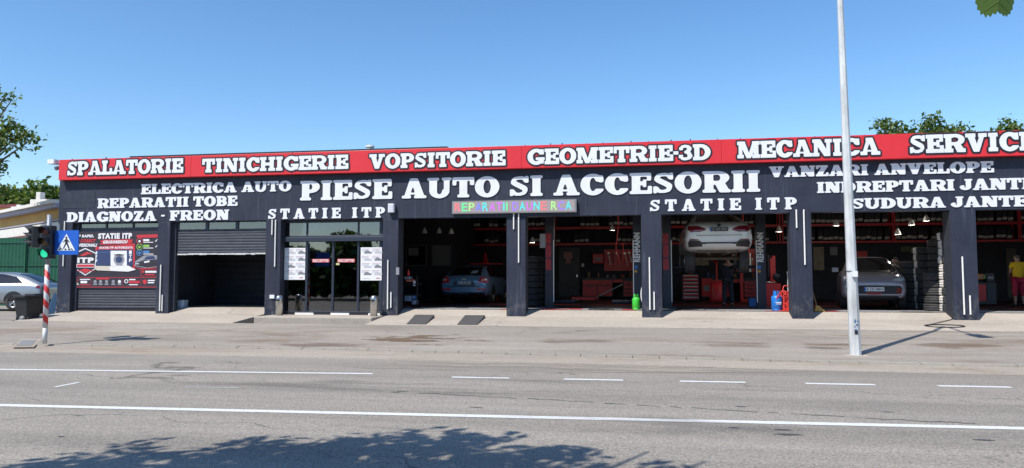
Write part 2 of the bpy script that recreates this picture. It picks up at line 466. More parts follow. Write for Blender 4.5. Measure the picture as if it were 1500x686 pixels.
M_tile_red = mat('floor_tile_red', (.42,.035,.04), .5, var=.2, scale=5)

# ------------------------------------------------------------------ ground, road, kerb, pavement
ZR, ZK, ZW = -0.68, -0.58, -0.35
g = MB(); g.add([(-400,-400,-.9),(400,-400,-.9),(400,500,-.9),(-400,500,-.9)], [(0,1,2,3)]); struct('ground', g, M_earth)
kb = [gz(x, y, ZR) for x, y in ((0,515),(500,524),(1000,537),(1250,544),(1500,550))]      # foot of the kerb apron
kt = [gz(x, y, ZK) for x, y in ((0,503),(500,510.5),(1000,523.5),(1250,529.5),(1500,535))] # front of the kerb top
def ext(P, x):
    P = sorted(P, key=lambda p: p.x)
    for a, b in zip(P, P[1:]):
        if x <= b.x or b is P[-1]:
            if x < P[0].x: a, b = P[0], P[-1]
            return a.y + (b.y-a.y)*(x-a.x)/(b.x-a.x)
kbY = lambda x: ext(kb, x); ktY = lambda x: max(ext(kt, x), kbY(x)+.25)
XS = [-60,-45,-30,-22] + [-17+.5*i for i in range(68)] + [20,30,45,60]
g = MB()
def strip(mb, rows, xs, mi=0):          # rows: list of functions x -> (y, z)
    o = []
    for x in xs: o += [(x, *r(x)) for r in rows]
    n = len(rows)
    mb.add(o, [(i*n+j, (i+1)*n+j, (i+1)*n+j+1, i*n+j+1) for i in range(len(xs)-1) for j in range(n-1)], mi)
strip(g, [lambda x: (-62, ZR-.02), lambda x: (-30, ZR), lambda x: (kbY(x), ZR)], XS); struct('road', g, M_road)
g = MB(); strip(g, [lambda x: (kbY(x)-.02, ZR-.05), lambda x: (kbY(x), ZR+.012), lambda x: (ktY(x)-.05, ZK-.035), lambda x: (ktY(x)-.03, ZK-.05)], XS); struct('gutter', g, M_gut)
g = MB(); x = -30.0
while x < 30:                            # kerb stones, one after another with open joints
    a, b = x + .006, x + .494; ya, yb = ktY(a), ktY(b); dz = random.uniform(-.006, .006); j = random.uniform(-.008,.008)
    V = [(a,ya-.05+j,ZR-.1),(b,yb-.05+j,ZR-.1),(b,yb+.12,ZR-.1),(a,ya+.12,ZR-.1),(a,ya-.03+j,ZK+dz),(b,yb-.03+j,ZK+dz),(b,yb+.12,ZK+dz),(a,ya+.12,ZK+dz)]
    g.add(V, [(4,5,6,7),(0,1,5,4),(1,2,6,5),(3,0,4,7),(2,3,7,6)]); x += .5
struct('kerb', g, M_kerb)
XL = fx(82)                              # left end of the garage
YB = -1.75
def wz(y0, y): return ZK - .006 + (ZW - ZK + .006) * min(1, (y - y0) / (YB - y0))
g = MB(); strip(g, [lambda x: (ktY(x)+.12, ZK-.006)] + [(lambda t: lambda x: (lambda y0: (y0+(YB-y0)*t, ZK-.006+(ZW-ZK+.006)*t))(ktY(x)+.12))(t) for t in (.33,.66,1)], XS)
g.add([(-60,YB,ZW),(XL,YB,ZW),(XL,45,ZW),(-60,45,ZW)], [(0,1,2,3)])
struct('pavement', g, M_walk)
# concrete ramp up to the workshop threshold, and the level step at the shop door
XA, XB = fx(388), fx(566)
g = MB()
sl_x = [XL+.2, XL+1.0] + list(np.linspace(XL+1.5, XA-.02, 8))
def ramp(xs): strip(g, [lambda x: (YB-.02, ZW-.04), lambda x: (YB, ZW+.012), lambda x: (0, -.18), lambda x: (.52, -.012)], xs)
ramp(sl_x); ramp(list(np.linspace(XB+.02, 30, 30)))
g.add([(XA-.02,YB,ZW+.012),(XA-.02,0,-.18),(XA-.02,0,-.5),(XA-.02,YB,-.5)], [(0,1,2,3)])
g.add([(XB+.02,YB,ZW+.012),(XB+.02,0,-.18),(XB+.02,0,-.5),(XB+.02,YB,-.5)], [(0,1,2,3)])
struct('driveway_ramp', g, M_conc)
st = MB(); st.box(fx(374,-1.1), XB-.02, -1.15, .3, -.5, -.19); o = struct('doorstep', st, M_conc)
b_ = o.modifiers.new('bevel','BEVEL'); b_.width=.03; b_.segments=2
# painted lines
def line_quad(mb, p, q, wd, z=ZR+.004):
    a = gz(*p, ZR); b = gz(*q, ZR); d = (b-a); d.z = 0; nrm = Vector((-d.y, d.x, 0)).normalized() * wd/2
    mb.add([(a-nrm)[:2]+(z,), (b-nrm)[:2]+(z,), (b+nrm)[:2]+(z,), (a+nrm)[:2]+(z,)], [(0,1,2,3)])
g = MB(); a, b = gz(0,594,ZR), gz(1500,628,ZR); d = (b-a).normalized(); nn = Vector((-d.y,d.x,0))*.08
pa, pb = a - d*25, b + d*25
g.add([(*(p)[:2], ZR+.004) for p in (pa-nn, pb-nn, pb+nn, pa+nn)], [(0,1,2,3)])
line_quad(g, (-400,537), (546,547.8), .14)
for x0, x1 in ((662,746),(826,913),(996,1092),(1180,1282),(1374,1481),(1585,1700)):
    yy = lambda x: 541.2 + 545.5*0 + (x-0)*.01755 + max(0,(x-700))*.0006
    line_quad(g, (x0,yy(x0)), (x1,yy(x1)), .14)
line_quad(g, (80,567.5), (116,560.5), .07); line_quad(g, (270,567.3), (350,568.5), .025); line_quad(g, (265,531), (312,531), .03)
struct('road_marking', g, M_paint)
# long tar-filled crack and a few dark tar spots, with a shape of their own
M_tar = mat('tar', (.07,.068,.068), .7, var=.3, scale=8)
g = MB(); pts = []
for i in range(60):
    x = 565 + i*16; pts.append(gz(x, 573 + (x-565)*.056 + random.uniform(-.9,.9), ZR))
for i in range(len(pts)-1):
    if random.random() < .16: continue
    w_ = random.uniform(.006,.022); a, b = pts[i], pts[i+1]
    g.add([(a.x,a.y-w_,ZR+.003),(b.x,b.y-w_,ZR+.003),(b.x,b.y+w_,ZR+.003),(a.x,a.y+w_,ZR+.003)], [(0,1,2,3)])
for px, py, r in ((697,597,.06),(580,575,.05),(1145,630,.07),(1155,637,.10),(1075,627,.06),(1300,604,.05),(1085,596,.06),(1440,645,.07),(860,650,.0),(180,486,.0),(90,640,.04)):
    if r == 0: continue
    c = gz(px,py,ZR); n_ = 12
    g.add([(c.x+r*1.5*math.cos(6.283*k/n_)*random.uniform(.6,1.1), c.y+r*.55*math.sin(6.283*k/n_)*random.uniform(.6,1.1), ZR+.003) for k in range(n_)], [tuple(range(n_))])
struct('road_tar', g, M_tar)

def dirt_mat(name, col, th, sc, st, top=.85):
    m = mat(name, col, .95); n = m.node_tree.nodes; l = m.node_tree.links; b = n['Principled BSDF']; out = n['Material Output']
    tc = n.new('ShaderNodeTexCoord'); mp = n.new('ShaderNodeMapping'); mp.inputs['Scale'].default_value = st; l.new(tc.outputs['Object'], mp.inputs[0])
    t = n.new('ShaderNodeTexNoise'); t.inputs['Scale'].default_value = sc; t.inputs['Detail'].default_value = 9; t.inputs['Roughness'].default_value = .72; l.new(mp.outputs[0], t.inputs[0])
    sp = n.new('ShaderNodeSeparateXYZ'); l.new(tc.outputs['Generated'], sp.inputs[0])
    def edge(o):
        q = n.new('ShaderNodeMath'); q.operation = 'PINGPONG'; l.new(o, q.inputs[0]); q.inputs[1].default_value = .5
        r = n.new('ShaderNodeMapRange'); r.inputs[1].default_value = 0; r.inputs[2].default_value = .35; r.inputs[3].default_value = -.22; r.inputs[4].default_value = 0; l.new(q.outputs[0], r.inputs[0]); return r.outputs[0]
    a1 = n.new('ShaderNodeMath'); a1.operation = 'ADD'; l.new(edge(sp.outputs[0]), a1.inputs[0]); l.new(edge(sp.outputs[1]), a1.inputs[1])
    a2 = n.new('ShaderNodeMath'); a2.operation = 'ADD'; l.new(a1.outputs[0], a2.inputs[0]); l.new(t.outputs[0], a2.inputs[1])
    r = n.new('ShaderNodeMapRange'); r.inputs[1].default_value = th; r.inputs[2].default_value = th+.12; r.inputs[4].default_value = top; l.new(a2.outputs[0], r.inputs[0])
    tr = n.new('ShaderNodeBsdfTransparent'); mx = n.new('ShaderNodeMixShader'); l.new(r.outputs[0], mx.inputs[0]); l.new(tr.outputs[0], mx.inputs[1]); l.new(b.outputs[0], mx.inputs[2]); l.new(mx.outputs[0], out.inputs[0]); return m
M_dirt = dirt_mat('dirt_brown', (.16,.10,.06), .46, 2.2, (.4,1,1)); M_dirt2 = dirt_mat('dirt_faint', (.17,.11,.07), .44, 1.5, (.25,1,1), .42); M_oil = dirt_mat('oil_dark', (.08,.07,.065), .50, 1.6, (.3,1,1), .5); M_oil2 = dirt_mat('road_stain', (.10,.095,.09), .50, 1.1, (.16,1,1), .30); M_dust = dirt_mat('dust_pale', (.38,.33,.265), .44, 1.4, (.3,1,1), .7)
def patch(name, px0, px1, y0, y1, m, walk=True):
    P = []
    for px, py in ((px0,y1),(px1,y1),(px1,y0),(px0,y0)):
        v = gz(px, py, -.48 if walk else ZR)
        if walk:
            for _ in range(4): v = gz(px, py, wz(ktY(v.x)+.12, v.y))
        P.append(v)
    g = MB(); nn_ = 8; vs = []
    for i in range(nn_+1):
        for j in range(nn_+1):
            u, v_ = i/nn_, j/nn_; q = (P[0]*(1-u)+P[1]*u)*(1-v_)+(P[3]*(1-u)+P[2]*u)*v_
            vs.append((q.x, q.y, (wz(ktY(q.x)+.12, q.y) if walk else ZR)+.0065))
    g.add(vs, [(i*(nn_+1)+j,(i+1)*(nn_+1)+j,(i+1)*(nn_+1)+j+1,i*(nn_+1)+j+1) for i in range(nn_) for j in range(nn_)]); struct(name, g, m)
patch('dirt', 480, 760, 489, 508, M_dirt); patch('dirt', 330, 560, 500, 509, M_dirt2); patch('dirt', 740, 960, 494, 507, M_dirt2); patch('dirt', 1130, 1300, 502, 514, M_dirt2); patch('dirt', 960, 1180, 499, 510, M_dirt2); patch('dirt', 1330, 1490, 500, 516, M_dirt2)
patch('oil_stain', 640, 740, 492, 499, M_oil); patch('oil_stain', 1150, 1250, 505, 513, M_oil); patch('oil_stain', 780, 900, 481, 492, M_oil); patch('oil_stain', 380, 470, 484, 494, M_oil)
patch('dust', 20, 380, 478, 500, M_dust); patch('dust', 900, 1480, 488, 500, M_dust)
patch('oil_stain', 0, 1500, 552, 588, M_oil2, False); patch('oil_stain', 100, 1450, 605, 640, M_oil2, False); patch('dust', 300, 1400, 528, 546, M_dust, False)

# ------------------------------------------------------------------ building materials
def wall_mat():
    m = bpy.data.materials.new('navy_wall_paint'); m.use_nodes = True; MATS['navy'] = m
    n = m.node_tree.nodes; l = m.node_tree.links; b = n['Principled BSDF']; b.inputs['Roughness'].default_value = .62; b.inputs['Specular IOR Level'].default_value=.35
    tc = n.new('ShaderNodeTexCoord')
    def nz(st, sc, det=5):
        mp = n.new('ShaderNodeMapping'); mp.inputs['Scale'].default_value = st; l.new(tc.outputs['Object'], mp.inputs[0])
        t = n.new('ShaderNodeTexNoise'); t.inputs['Scale'].default_value = sc; t.inputs['Detail'].default_value = det; t.inputs['Roughness'].default_value=.7; l.new(mp.outputs[0], t.inputs[0]); return t.outputs[0]
    r1 = n.new('ShaderNodeValToRGB'); r1.color_ramp.elements[0].position=.32; r1.color_ramp.elements[1].position=.75
    r1.color_ramp.elements[0].color=(.014,.018,.034,1); r1.color_ramp.elements[1].color=(.031,.037,.059,1); l.new(nz((1,1,1),.9), r1.inputs[0])
    r2 = n.new('ShaderNodeValToRGB'); r2.color_ramp.elements[0].position=.56; r2.color_ramp.elements[1].position=.85
    r2.color_ramp.elements[0].color=(0,0,0,1); r2.color_ramp.elements[1].color=(.085,.095,.12,1); l.new(nz((6,6,.22),2.0), r2.inputs[0])
    mx = n.new('ShaderNodeMix'); mx.data_type='RGBA'; mx.blend_type='ADD'; mx.inputs[0].default_value=.8
    l.new(r1.outputs[0], mx.inputs[6]); l.new(r2.outputs[0], mx.inputs[7]); l.new(mx.outputs[2], b.inputs['Base Color'])
    sz = n.new('ShaderNodeSeparateXYZ'); l.new(tc.outputs['Object'], sz.inputs[0])
    mr = n.new('ShaderNodeMapRange'); mr.inputs[1].default_value=.15; mr.inputs[2].default_value=1.1; mr.inputs[3].default_value=1.0; mr.inputs[4].default_value=0.0; l.new(sz.outputs[2], mr.inputs[0])
    nr = n.new('ShaderNodeMapRange'); nr.inputs[1].default_value=.48; nr.inputs[2].default_value=.75; l.new(nz((1,1,.6),7), nr.inputs[0])
    mm_ = n.new('ShaderNodeMath'); mm_.operation='MULTIPLY'; l.new(mr.outputs[0], mm_.inputs[0]); l.new(nr.outputs[0], mm_.inputs[1])
    dz_ = n.new('ShaderNodeMix'); dz_.data_type='RGBA'; dz_.inputs[7].default_value=(.19,.18,.165,1); l.new(mm_.outputs[0], dz_.inputs[0]); l.new(mx.outputs[2], dz_.inputs[6]); l.new(dz_.outputs[2], b.inputs['Base Color'])
    bp = n.new('ShaderNodeBump'); bp.inputs['Strength'].default_value=.25; bp.inputs['Distance'].default_value=.01; l.new(nz((1,1,1),30,3), bp.inputs['Height']); l.new(bp.outputs[0], b.inputs['Normal'])
    return m
M_navy = wall_mat()
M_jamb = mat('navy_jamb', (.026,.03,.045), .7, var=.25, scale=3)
M_inside = mat('inside_wall_dark', (.032,.034,.048), .8, var=.3, scale=1.5)
M_ceil = mat('ceiling_grey', (.22,.21,.2), .9, var=.2)
M_red = mat('sign_red', (.62,.022,.03), .38, var=.07, scale=.8, bump=.05, bscale=3)
M_white = mat('letter_white', (.70,.71,.745), .5, var=.07, scale=3)
M_black = mat('letter_black', (.012,.012,.018), .5)
M_tube = mat('tube_light_white', (.78,.76,.72), .35)
M_steel = mat('brushed_steel', (.55,.55,.54), .32, 1.0, var=.15, scale=10, stretch=(8,8,.5))
M_galv = mat('galvanised_steel', (.58,.585,.575), .6, .25, var=.3, scale=4, stretch=(1,1,.35))
M_frame = mat('aluminium_frame_navy', (.03,.036,.055), .4, .2)
M_rub = mat('tyre_rubber', (.036,.034,.034), .75, var=.3, scale=12)
M_dkmet = mat('dark_lift_steel', (.025,.03,.045), .4, .2)
M_ired = mat('workshop_red', (.62,.03,.035), .4, var=.15, scale=3)
M_plast = mat('black_plastic', (.018,.018,.02), .45)
M_sheet = mat('shutter_steel', (.06,.064,.08), .5, .3, var=.3, scale=2, stretch=(1,1,5))
def glass_mat(name, tint, refl=.9):
    m = bpy.data.materials.new(name); m.use_nodes = True; MATS[name] = m
    n = m.node_tree.nodes; l = m.node_tree.links; out = n['Material Output']; n.remove(n['Principled BSDF'])
    tr = n.new('ShaderNodeBsdfTransparent'); tr.inputs[0].default_value = (*tint,1)
    gl = n.new('ShaderNodeBsdfGlossy'); gl.inputs[0].default_value = (refl,refl,refl,1); gl.inputs[1].default_value = .02
    fr = n.new('ShaderNodeFresnel'); fr.inputs[0].default_value = 2.3
    mx = n.new('ShaderNodeMixShader'); l.new(fr.outputs[0], mx.inputs[0]); l.new(tr.outputs[0], mx.inputs[1]); l.new(gl.outputs[0], mx.inputs[2]); l.new(mx.outputs[0], out.inputs[0])
    return m
M_glass = glass_mat('window_glass', (.35,.38,.42))
M_cglass = mat('car_glass', (.008,.009,.012), .05, spec=.8)

# ------------------------------------------------------------------ the garage
ZT = 2.72; XR = 26.0; YBK = 13.6
cols_px = [(84,103.5),(229,247.5),(388,410),(560,583),(742,770),(940,970),(1159.5,1190.5),(1395,1433)]
cols = [(fx(a), fx(b)) for a, b in cols_px]; cols.append((cols[-1][1]+4.3, cols[-1][1]+4.9)); cols.append((XR-.5, XR))
bld = thing('car_service_building', 'long low navy car service building with red sign band and open workshop bays', 'building', (0,0,-.5))
g = MB(); g.box(XL, XR, 0, .28, ZT, 4.55); g.build('fascia_wall', M_navy, bld, bevel=.01)
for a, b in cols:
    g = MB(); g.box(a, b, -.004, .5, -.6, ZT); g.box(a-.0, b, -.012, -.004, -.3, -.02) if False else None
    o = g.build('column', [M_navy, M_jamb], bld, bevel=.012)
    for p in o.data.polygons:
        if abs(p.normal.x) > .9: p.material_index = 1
g = MB(); g.box(XL, XL+.2, .285, YBK, -.9, 4.55); g.build('side_wall', M_navy, bld)
g = MB(); g.box(XR-.2, XR, .51, YBK, -.9, 4.55); g.build('side_wall', M_inside, bld)
g = MB(); g.box(XL+.2, XR-.2, YBK-.2, YBK, -.9, 4.55); g.build('back_wall', M_inside, bld)
g = MB(); g.box(XL, XR, .0, YBK+.1, 4.553, 4.70); g.build('roof', M_ceil, bld)
g = MB()
for i in range(9):
    x = cols[3][1] + i*2.6; g.box(x-.06, x+.06, .3, YBK-.2, 4.3, 4.55)
g.build('ceiling_beam_row', mat('roof_timber', (.16,.10,.06), .7, var=.3, scale=2, stretch=(1,.1,1)), bld)
# rooms on the left
g = MB(); xw = cols[3][0]; g.box(xw+.1, xw+.3, .51, .95, -.2, 4.55); g.build('partition_wall', M_inside, bld)
g = MB(); g.prism([(xw+.1,.955),(xw+.3,.955),(-8.3,5.6),(-8.5,5.6)], -.2, 4.55); g.build('partition_wall', M_inside, bld)
g = MB(); g.box(-8.5, -8.35, 5.61, 9.3, -.2, 4.55); g.build('partition_wall', M_inside, bld)
g = MB(); xw = cols[2][0]; g.box(xw+.2, xw+.35, .51, 9, -.2, 4.55); g.build('partition_wall', M_inside, bld)
g = MB(); xw = cols[1][0]; g.box(xw-.1, xw+.05, .51, 9, -.2, 4.55); g.build('partition_wall', M_inside, bld)
g = MB(); g.box(XL+.2, -8.52, 8.0, 8.2, -.2, 4.55); g.build('back_wall', M_inside, bld)
# workshop floor: black with red and grey tiles near the threshold
g = MB(); x0 = cols[3][0]+.3; x0 -= .4*10
g.add([(XL+.2,.52,-.012),(x0,.52,-.012),(x0,8,-.012),(XL+.2,8,-.012)], [(0,1,2,3)], 3)
nx = int((XR-.2-x0)/.4)
rngt = random.Random(3)
for i in range(nx):
    for j in range(33):
        xa, ya = x0+i*.4, .52+j*.4
        mi = 0
        if j in (0,1,2,3):
            r = rngt.random(); mi = 1 if r < .78 else (2 if (i//3) % 3 == 0 and r < .9 else 0)
            if (i//3) % 6 == 1 and j < 3: mi = 2 if (i+j) % 4 < 3 else 1
        elif j in (11,12,20): mi = 2 if rngt.random() < .8 else 0
        elif rngt.random() < .06: mi = 2
        g.add([(xa,ya,0),(xa+.396,ya,0),(xa+.396,ya+.396,0),(xa,ya+.396,0)], [(0,1,2,3)], mi)
g.add([(x0,.52,-.004),(XR-.2,.52,-.004),(XR-.2,YBK-.2,-.004),(x0,YBK-.2,-.004)], [(0,1,2,3)], 0)
g.build('floor', [M_tile_dark, M_tile_grey, M_tile_red, M_conc], bld)
# dark roof block set back behind the sign band
g = MB(); p, q = at(190,229.5,3.5), at(655,214,3.5); g.box(p.x, q.x, 3.5, 9, 4.705, (p.z+q.z)/2); g.build('roof_block', M_black, bld)
# small parts on the fascia: old dark panel, seams
g = MB(); g.box(fx(88), fx(135.5), -.008, -.003, fz(110,305), fz(110,281)); g.build('panel', mat('old_panel', (.02,.024,.038), .5, var=.5, scale=5), bld)

# red sign band with its words
SY = -.2
ztop, zbot = (fz(90,235.5,SY)+fz(1000,205.5,SY)+fz(1490,190,SY))/3, (fz(90,262,SY)+fz(800,246.7,SY)+fz(1490,229.2,SY))/3
sg = thing('red_sign_band', 'long red sign band along the roof edge with black outlined white service words', 'sign', (0,SY,ztop))
seams = [XL+.12] + [fx(x,SY) for x in (275,425,580,764,915,1060,1200,1422)] + [XR]
for a, b in zip(seams, seams[1:]):
    g = MB(); g.box(a+.002, b-.002, SY, -.005, zbot, ztop); g.build('panel', M_red, sg, bevel=.006)
for i in range(44):
    x = XL + .5 + i*.62 + random.uniform(-.2,.2); h = random.choice((.02,.03,.05)); g = MB(); g.box(x, x+.035, -.12, -.09, ztop, ztop+h); g.build('fixing', M_black, sg)
for txt, xa, xb, yt, yb_ in (('SPALATORIE',92.5,264,(236.7,232.7),(257.6,253.3)), ('TINICHIGERIE',292,508,(232,228),(252.8,248.2)), ('VOPSITORIE',539,740.5,(226,221),(247.5,242.8)),
        ('GEOMETRIE-3D',773,1044,(219.5,210.3),(241.3,234.8)), ('MECANICA',1083.5,1295,(208.3,200.9),(232.6,226.5)), ('SERVICE',1338.5,1529,(199,192),(225,220))):
    yy = SY-.012
    z1 = (fz(xa,yt[0],yy)+fz(xb,yt[1],yy))/2; z0 = (fz(xa,yb_[0],yy)+fz(xb,yb_[1],yy))/2
    g = MB(); lettering(g, SLAB, txt, fx(xa,yy), fx(xb,yy), z0, z1, SY, SY-.012, grow=.10, track=.015); g.build('letter_outline', M_black, sg)
    g = MB(); lettering(g, SLAB, txt, fx(xa,yy), fx(xb,yy), z0, z1, SY-.0125, SY-.022, track=.015); g.build('lettering', M_white, sg)
# white raised words on the navy fascia
for txt, xa, xb, yt, yb_, tr, sp, outl, lab in (
    ('ELECTRICA AUTO',202,424,(270,265),(285,280),.02,.35,0,'white raised words ELECTRICA AUTO under the left end of the red sign'),
    ('REPARATII TOBE',138.5,345,(291,287),(305,302),.02,.35,0,'white raised words REPARATII TOBE in the middle of the left three lines'),
    ('DIAGNOZA - FREON',93.6,333,(311,307.5),(325,322.7),.03,.35,0,'white raised words DIAGNOZA - FREON over the two left shutters'),
    ('STATIE ITP',390.5,562.7,(305.6,304),(321,319),.36,.62,0,'widely spaced white words STATIE ITP over the glass shop front'),
    ('PIESE AUTO SI ACCESORII',437,1117,(264,251),(293,282),.03,.36,.05,'largest white words PIESE AUTO SI ACCESORII with black edges across the middle'),
    ('STATIE ITP',953,1170,(293,288.7),(309.5,307),.36,.62,0,'widely spaced white words STATIE ITP over the bay with the lifted car'),
    ('VANZARI ANVELOPE',1130,1463,(244,236),(259,253.5),.02,.35,0,'white raised words VANZARI ANVELOPE half shaded by the red sign'),
    ('INDREPTARI JANTE',1200,1524,(267,261),(282,278.5),.02,.35,0,'white raised words INDREPTARI JANTE crossed by the lamp post'),
    ('SUDURA JANTE',1251,1511,(291,286.5),(306,303),.02,.35,0,'white raised words SUDURA JANTE lowest line over the right bays')):
    z1 = (fz(xa,yt[0],-.03)+fz(min(xb,1480),yt[1],-.03))/2; z0 = (fz(xa,yb_[0],-.03)+fz(min(xb,1480),yb_[1],-.03))/2
    xm = (fx(xa)+fx(xb))/2
    s_ = thing('wall_lettering', lab, 'sign', (xm,0,z0), group='white words on the navy fascia')
    for wd_ in range(txt.count(' ')+1): g = MB(); lettering(g, SOFT, txt, fx(xa,-.03), fx(xb,-.03), z0, z1, -.010 if outl else -.001, -.024, track=tr, space=sp, word=wd_); g.build('lettering', M_white, s_)
    for wd_ in range(txt.count(' ')+1 if outl else 0): g = MB(); lettering(g, SOFT, txt, fx(xa,-.03), fx(xb,-.03), z0, z1, -.001, -.0095, grow=outl, track=tr, space=sp, word=wd_); g.build('letter_outline', M_black, s_)

# white light tubes on the columns, in long and short pairs
names = ['first','second','third','fourth','fifth','sixth','seventh','eighth']
for ci, spec in enumerate([[(91.5,324,390)], [(235,388,457),(238.5,432,456)], [(397,322,344),(402,322,391)], [(568,381,453),(573,428,451)], [(752.5,313,336),(759.8,313,385)],
                           [(951.7,377,454),(958,427.5,454)], [(1169,307,334),(1180,307,388)], [(1411,376,461),(1420,433,461)]]):
    for x, y0, y1 in spec:
        a = fz(x,y0,-.04); b = max(fz(x,y1,-.04), -.1); X = fx(x,-.04)
        t = thing('tube_light', f"{'long' if y1-y0 > 40 else 'short'} white light tube on the {names[ci]} navy column from the left", 'light', (X,-.02,b), group='light tubes on the columns')
        g = MB(); g.tube([(X,-.035,b),(X,-.035,a)], .021, 8); g.build('tube', M_tube, t)
        for z in (b+.04, a-.04): g = MB(); g.box(X-.015, X+.015, -.03, -.004, z-.015, z+.015); g.build('bracket', M_plast, t)

# ------------------------------------------------------------------ bay 1: shutter with the service banner
def shutter_part(x0, x1, y, z0, z1, parent, name='shutter', m=None, pitch=.085, depth=.018):
    mb = MB(); n = max(2, int(round((z1-z0)/pitch))); p = (z1-z0)/n; vs = []; fs = []
    prof = []
    for i in range(n):
        for t, d in ((0,0),(.08,0),(.2,-1),(.75,-1),(.92,-.2)): prof.append((z0+(i+t)*p, d*depth))
    prof.append((z1, 0))
    for z, d in prof: vs += [(x0,y+d,z),(x1,y+d,z)]
    mb.add(vs, [(2*i,2*i+1,2*i+3,2*i+2) for i in range(len(prof)-1)])
    return mb.build(name, m or M_sheet, parent)
a, b = cols[0][1], cols[1][0]
t = thing('roller_shutter', 'closed grey roller shutter behind the service banner', 'shutter', ((a+b)/2,.2,-.14))
shutter_part(a+.12, b-.04, .2, fz(170,452,.2), fz(170,336,.2), t, 'curtain')
g = MB(); g.box(a+.0, a+.115, .13, .26, -.12, ZT-.003); g.box(b-.035, b, .13, .26, -.12, ZT-.003); g.build('guide_rail', M_jamb, t)
z0_, z1_ = fz(170,335,.2), ZT-.003
for k in range(3):
    xa_, xb_ = a+.12+(b-a-.16)*k/3, a+.12+(b-a-.16)*(k+1)/3
    g = MB(); g.box(xa_+.03, xb_-.03, .20, .21, z0_+.03, z1_-.02); g.build('pane', M_glass, t)
g = MB()
for k in range(4): xk = a+.12+(b-a-.16)*k/3; g.box(xk-.025, xk+.025, .17, .23, z0_, z1_)
g.box(a+.15, b-.07, .172, .228, z0_-.04, z0_+.028); g.build('window_frame', M_frame, t)
g = MB(); g.box(a+.12, b-.04, .18, .23, fz(170,457,.2), fz(170,452.5,.2)); g.build('gap_shade', M_black, t)  # black strip standing in for the shaded gap under the curtain

BY = .14
def bz(X, Y, l=0): p = at(90+X/5.72, 320+Y/5.72, BY-.004*l); return p.x, p.z
bn = thing('service_banner', 'dark printed banner with STATIE ITP heading and red shield on the left shutter', 'banner', ((a+b)/2,BY,fz(170,422,BY)))
B_bg = mat('banner_dark', (.028,.022,.032), .5, var=.3, scale=3); B_w = mat('banner_white', (.72,.70,.72), .5); B_r = mat('banner_red', (.50,.03,.04), .5)
B_g = mat('banner_green', (.25,.50,.06), .5); B_b = mat('banner_blue', (.06,.22,.50), .5); B_n = mat('banner_navy', (.03,.045,.12), .5); B_c = mat('banner_sand', (.55,.50,.42), .5)
B_gr = mat('banner_grey', (.25,.25,.28), .5)
def bpoly(mb, pts, l, mi=0):
    q = [bz(x, y, l) for x, y in pts]; n = len(q)
    mb.add([(x, BY-.004*l, z) for x, z in q], [tuple(range(n))], mi)
def brect(mb, x0, y0, x1, y1, l, mi=0): bpoly(mb, [(x0,y1),(x1,y1),(x1,y0),(x0,y0)], l, mi)
def bcirc(mb, cx, cy, r, l, mi=0, n=18): bpoly(mb, [(cx+r*math.cos(-6.283*k/n), cy+r*math.sin(-6.283*k/n)) for k in range(n)], l, mi)
def btext(txt, x0, y0, x1, y1, l, m, name='lettering', shear=0.0):  # bold printed words
    p, q = bz(x0, y1, l), bz(x1, y0, l); plain_text(txt, p[0], q[0], p[1], q[1], BY-.004*l, name, m, bn, bold=.06, shear=shear)
g = MB(); x0_, z0_ = bz(68,583); x1_, z1_ = bz(808,104); g.box(x0_, x1_, BY, BY+.012, z0_, z1_); g.build('sheet', B_bg, bn)
g = MB()
mm = [B_w, B_r, B_g, B_b, B_n, B_c, B_gr, B_bg]
bpoly(g, [(330,222),(318,214),(345,205),(320,192),(350,180),(560,176),(605,180),(585,192),(600,200),(570,212)], 1, 1)
bpoly(g, [(106,292),(200,248),(294,292),(284,425),(200,480),(114,425)], 1, 0); bpoly(g, [(114,297),(200,258),(286,297),(277,420),(200,470),(122,420)], 2, 7)
bpoly(g, [(150,312),(215,280),(262,302),(225,300),(190,315)], 3, 1); brect(g, 126,382,276,412, 3, 0); brect(g, 130,387,272,407, 4, 1)
bpoly(g, [(118,445),(200,420),(285,445),(240,440),(200,462),(165,440)], 3, 1)
bpoly(g, [(285,240),(615,210),(615,425),(600,425),(600,262),(285,270)], 1, 1)
brect(g, 296,262,600,395, 2, 4); brect(g, 300,285,408,388, 3, 3); brect(g, 302,287,406,386, 4, 4); brect(g, 412,272,548,404, 3, 0)
bcirc(g, 482,345,46, 4, 6); bcirc(g, 482,345,28, 5, 4); brect(g, 455,372,510,392, 5, 6); brect(g, 440,300,525,312,4,6)
bpoly(g, [(285,398),(410,400),(560,395),(625,430),(560,448),(300,436),(280,425)], 4, 5); bpoly(g, [(400,405),(560,398),(620,432),(560,446),(410,440)], 5, 0)
bpoly(g, [(628,140),(806,134),(806,160),(636,164)], 1, 1)
for cy, mi in ((190,1),(238,2),(288,3)):
    bcirc(g, 654,cy,26, 1, mi); bcirc(g, 654,cy,21, 2, 7); bcirc(g, 654,cy+2,10, 3, mi if mi != 1 else 0)
    brect(g, 686,cy-16,736,cy+2, 1, 0 if mi == 1 else mi); brect(g, 686,cy+8,770,cy+14, 1, 0)
    if mi != 3: bpoly(g, [(784,cy-2),(790,cy+8),(806,cy-12),(800,cy-14),(790,cy),(787,cy-5)], 1, 0)
bpoly(g, [(606,372),(640,345),(690,312),(770,306),(806,312),(806,405),(720,420),(620,402)], 1, 6); bpoly(g, [(618,376),(690,350),(800,345),(800,400),(720,412),(625,395)], 2, 7)
bpoly(g, [(690,345),(712,320),(770,315),(790,340)], 2, 4); bpoly(g, [(690,362),(740,352),(735,368),(695,374)], 3, 0); brect(g, 620,378,650,384, 3, 0); bpoly(g, [(600,405),(660,420),(800,412),(800,418),(660,428)], 3, 1)
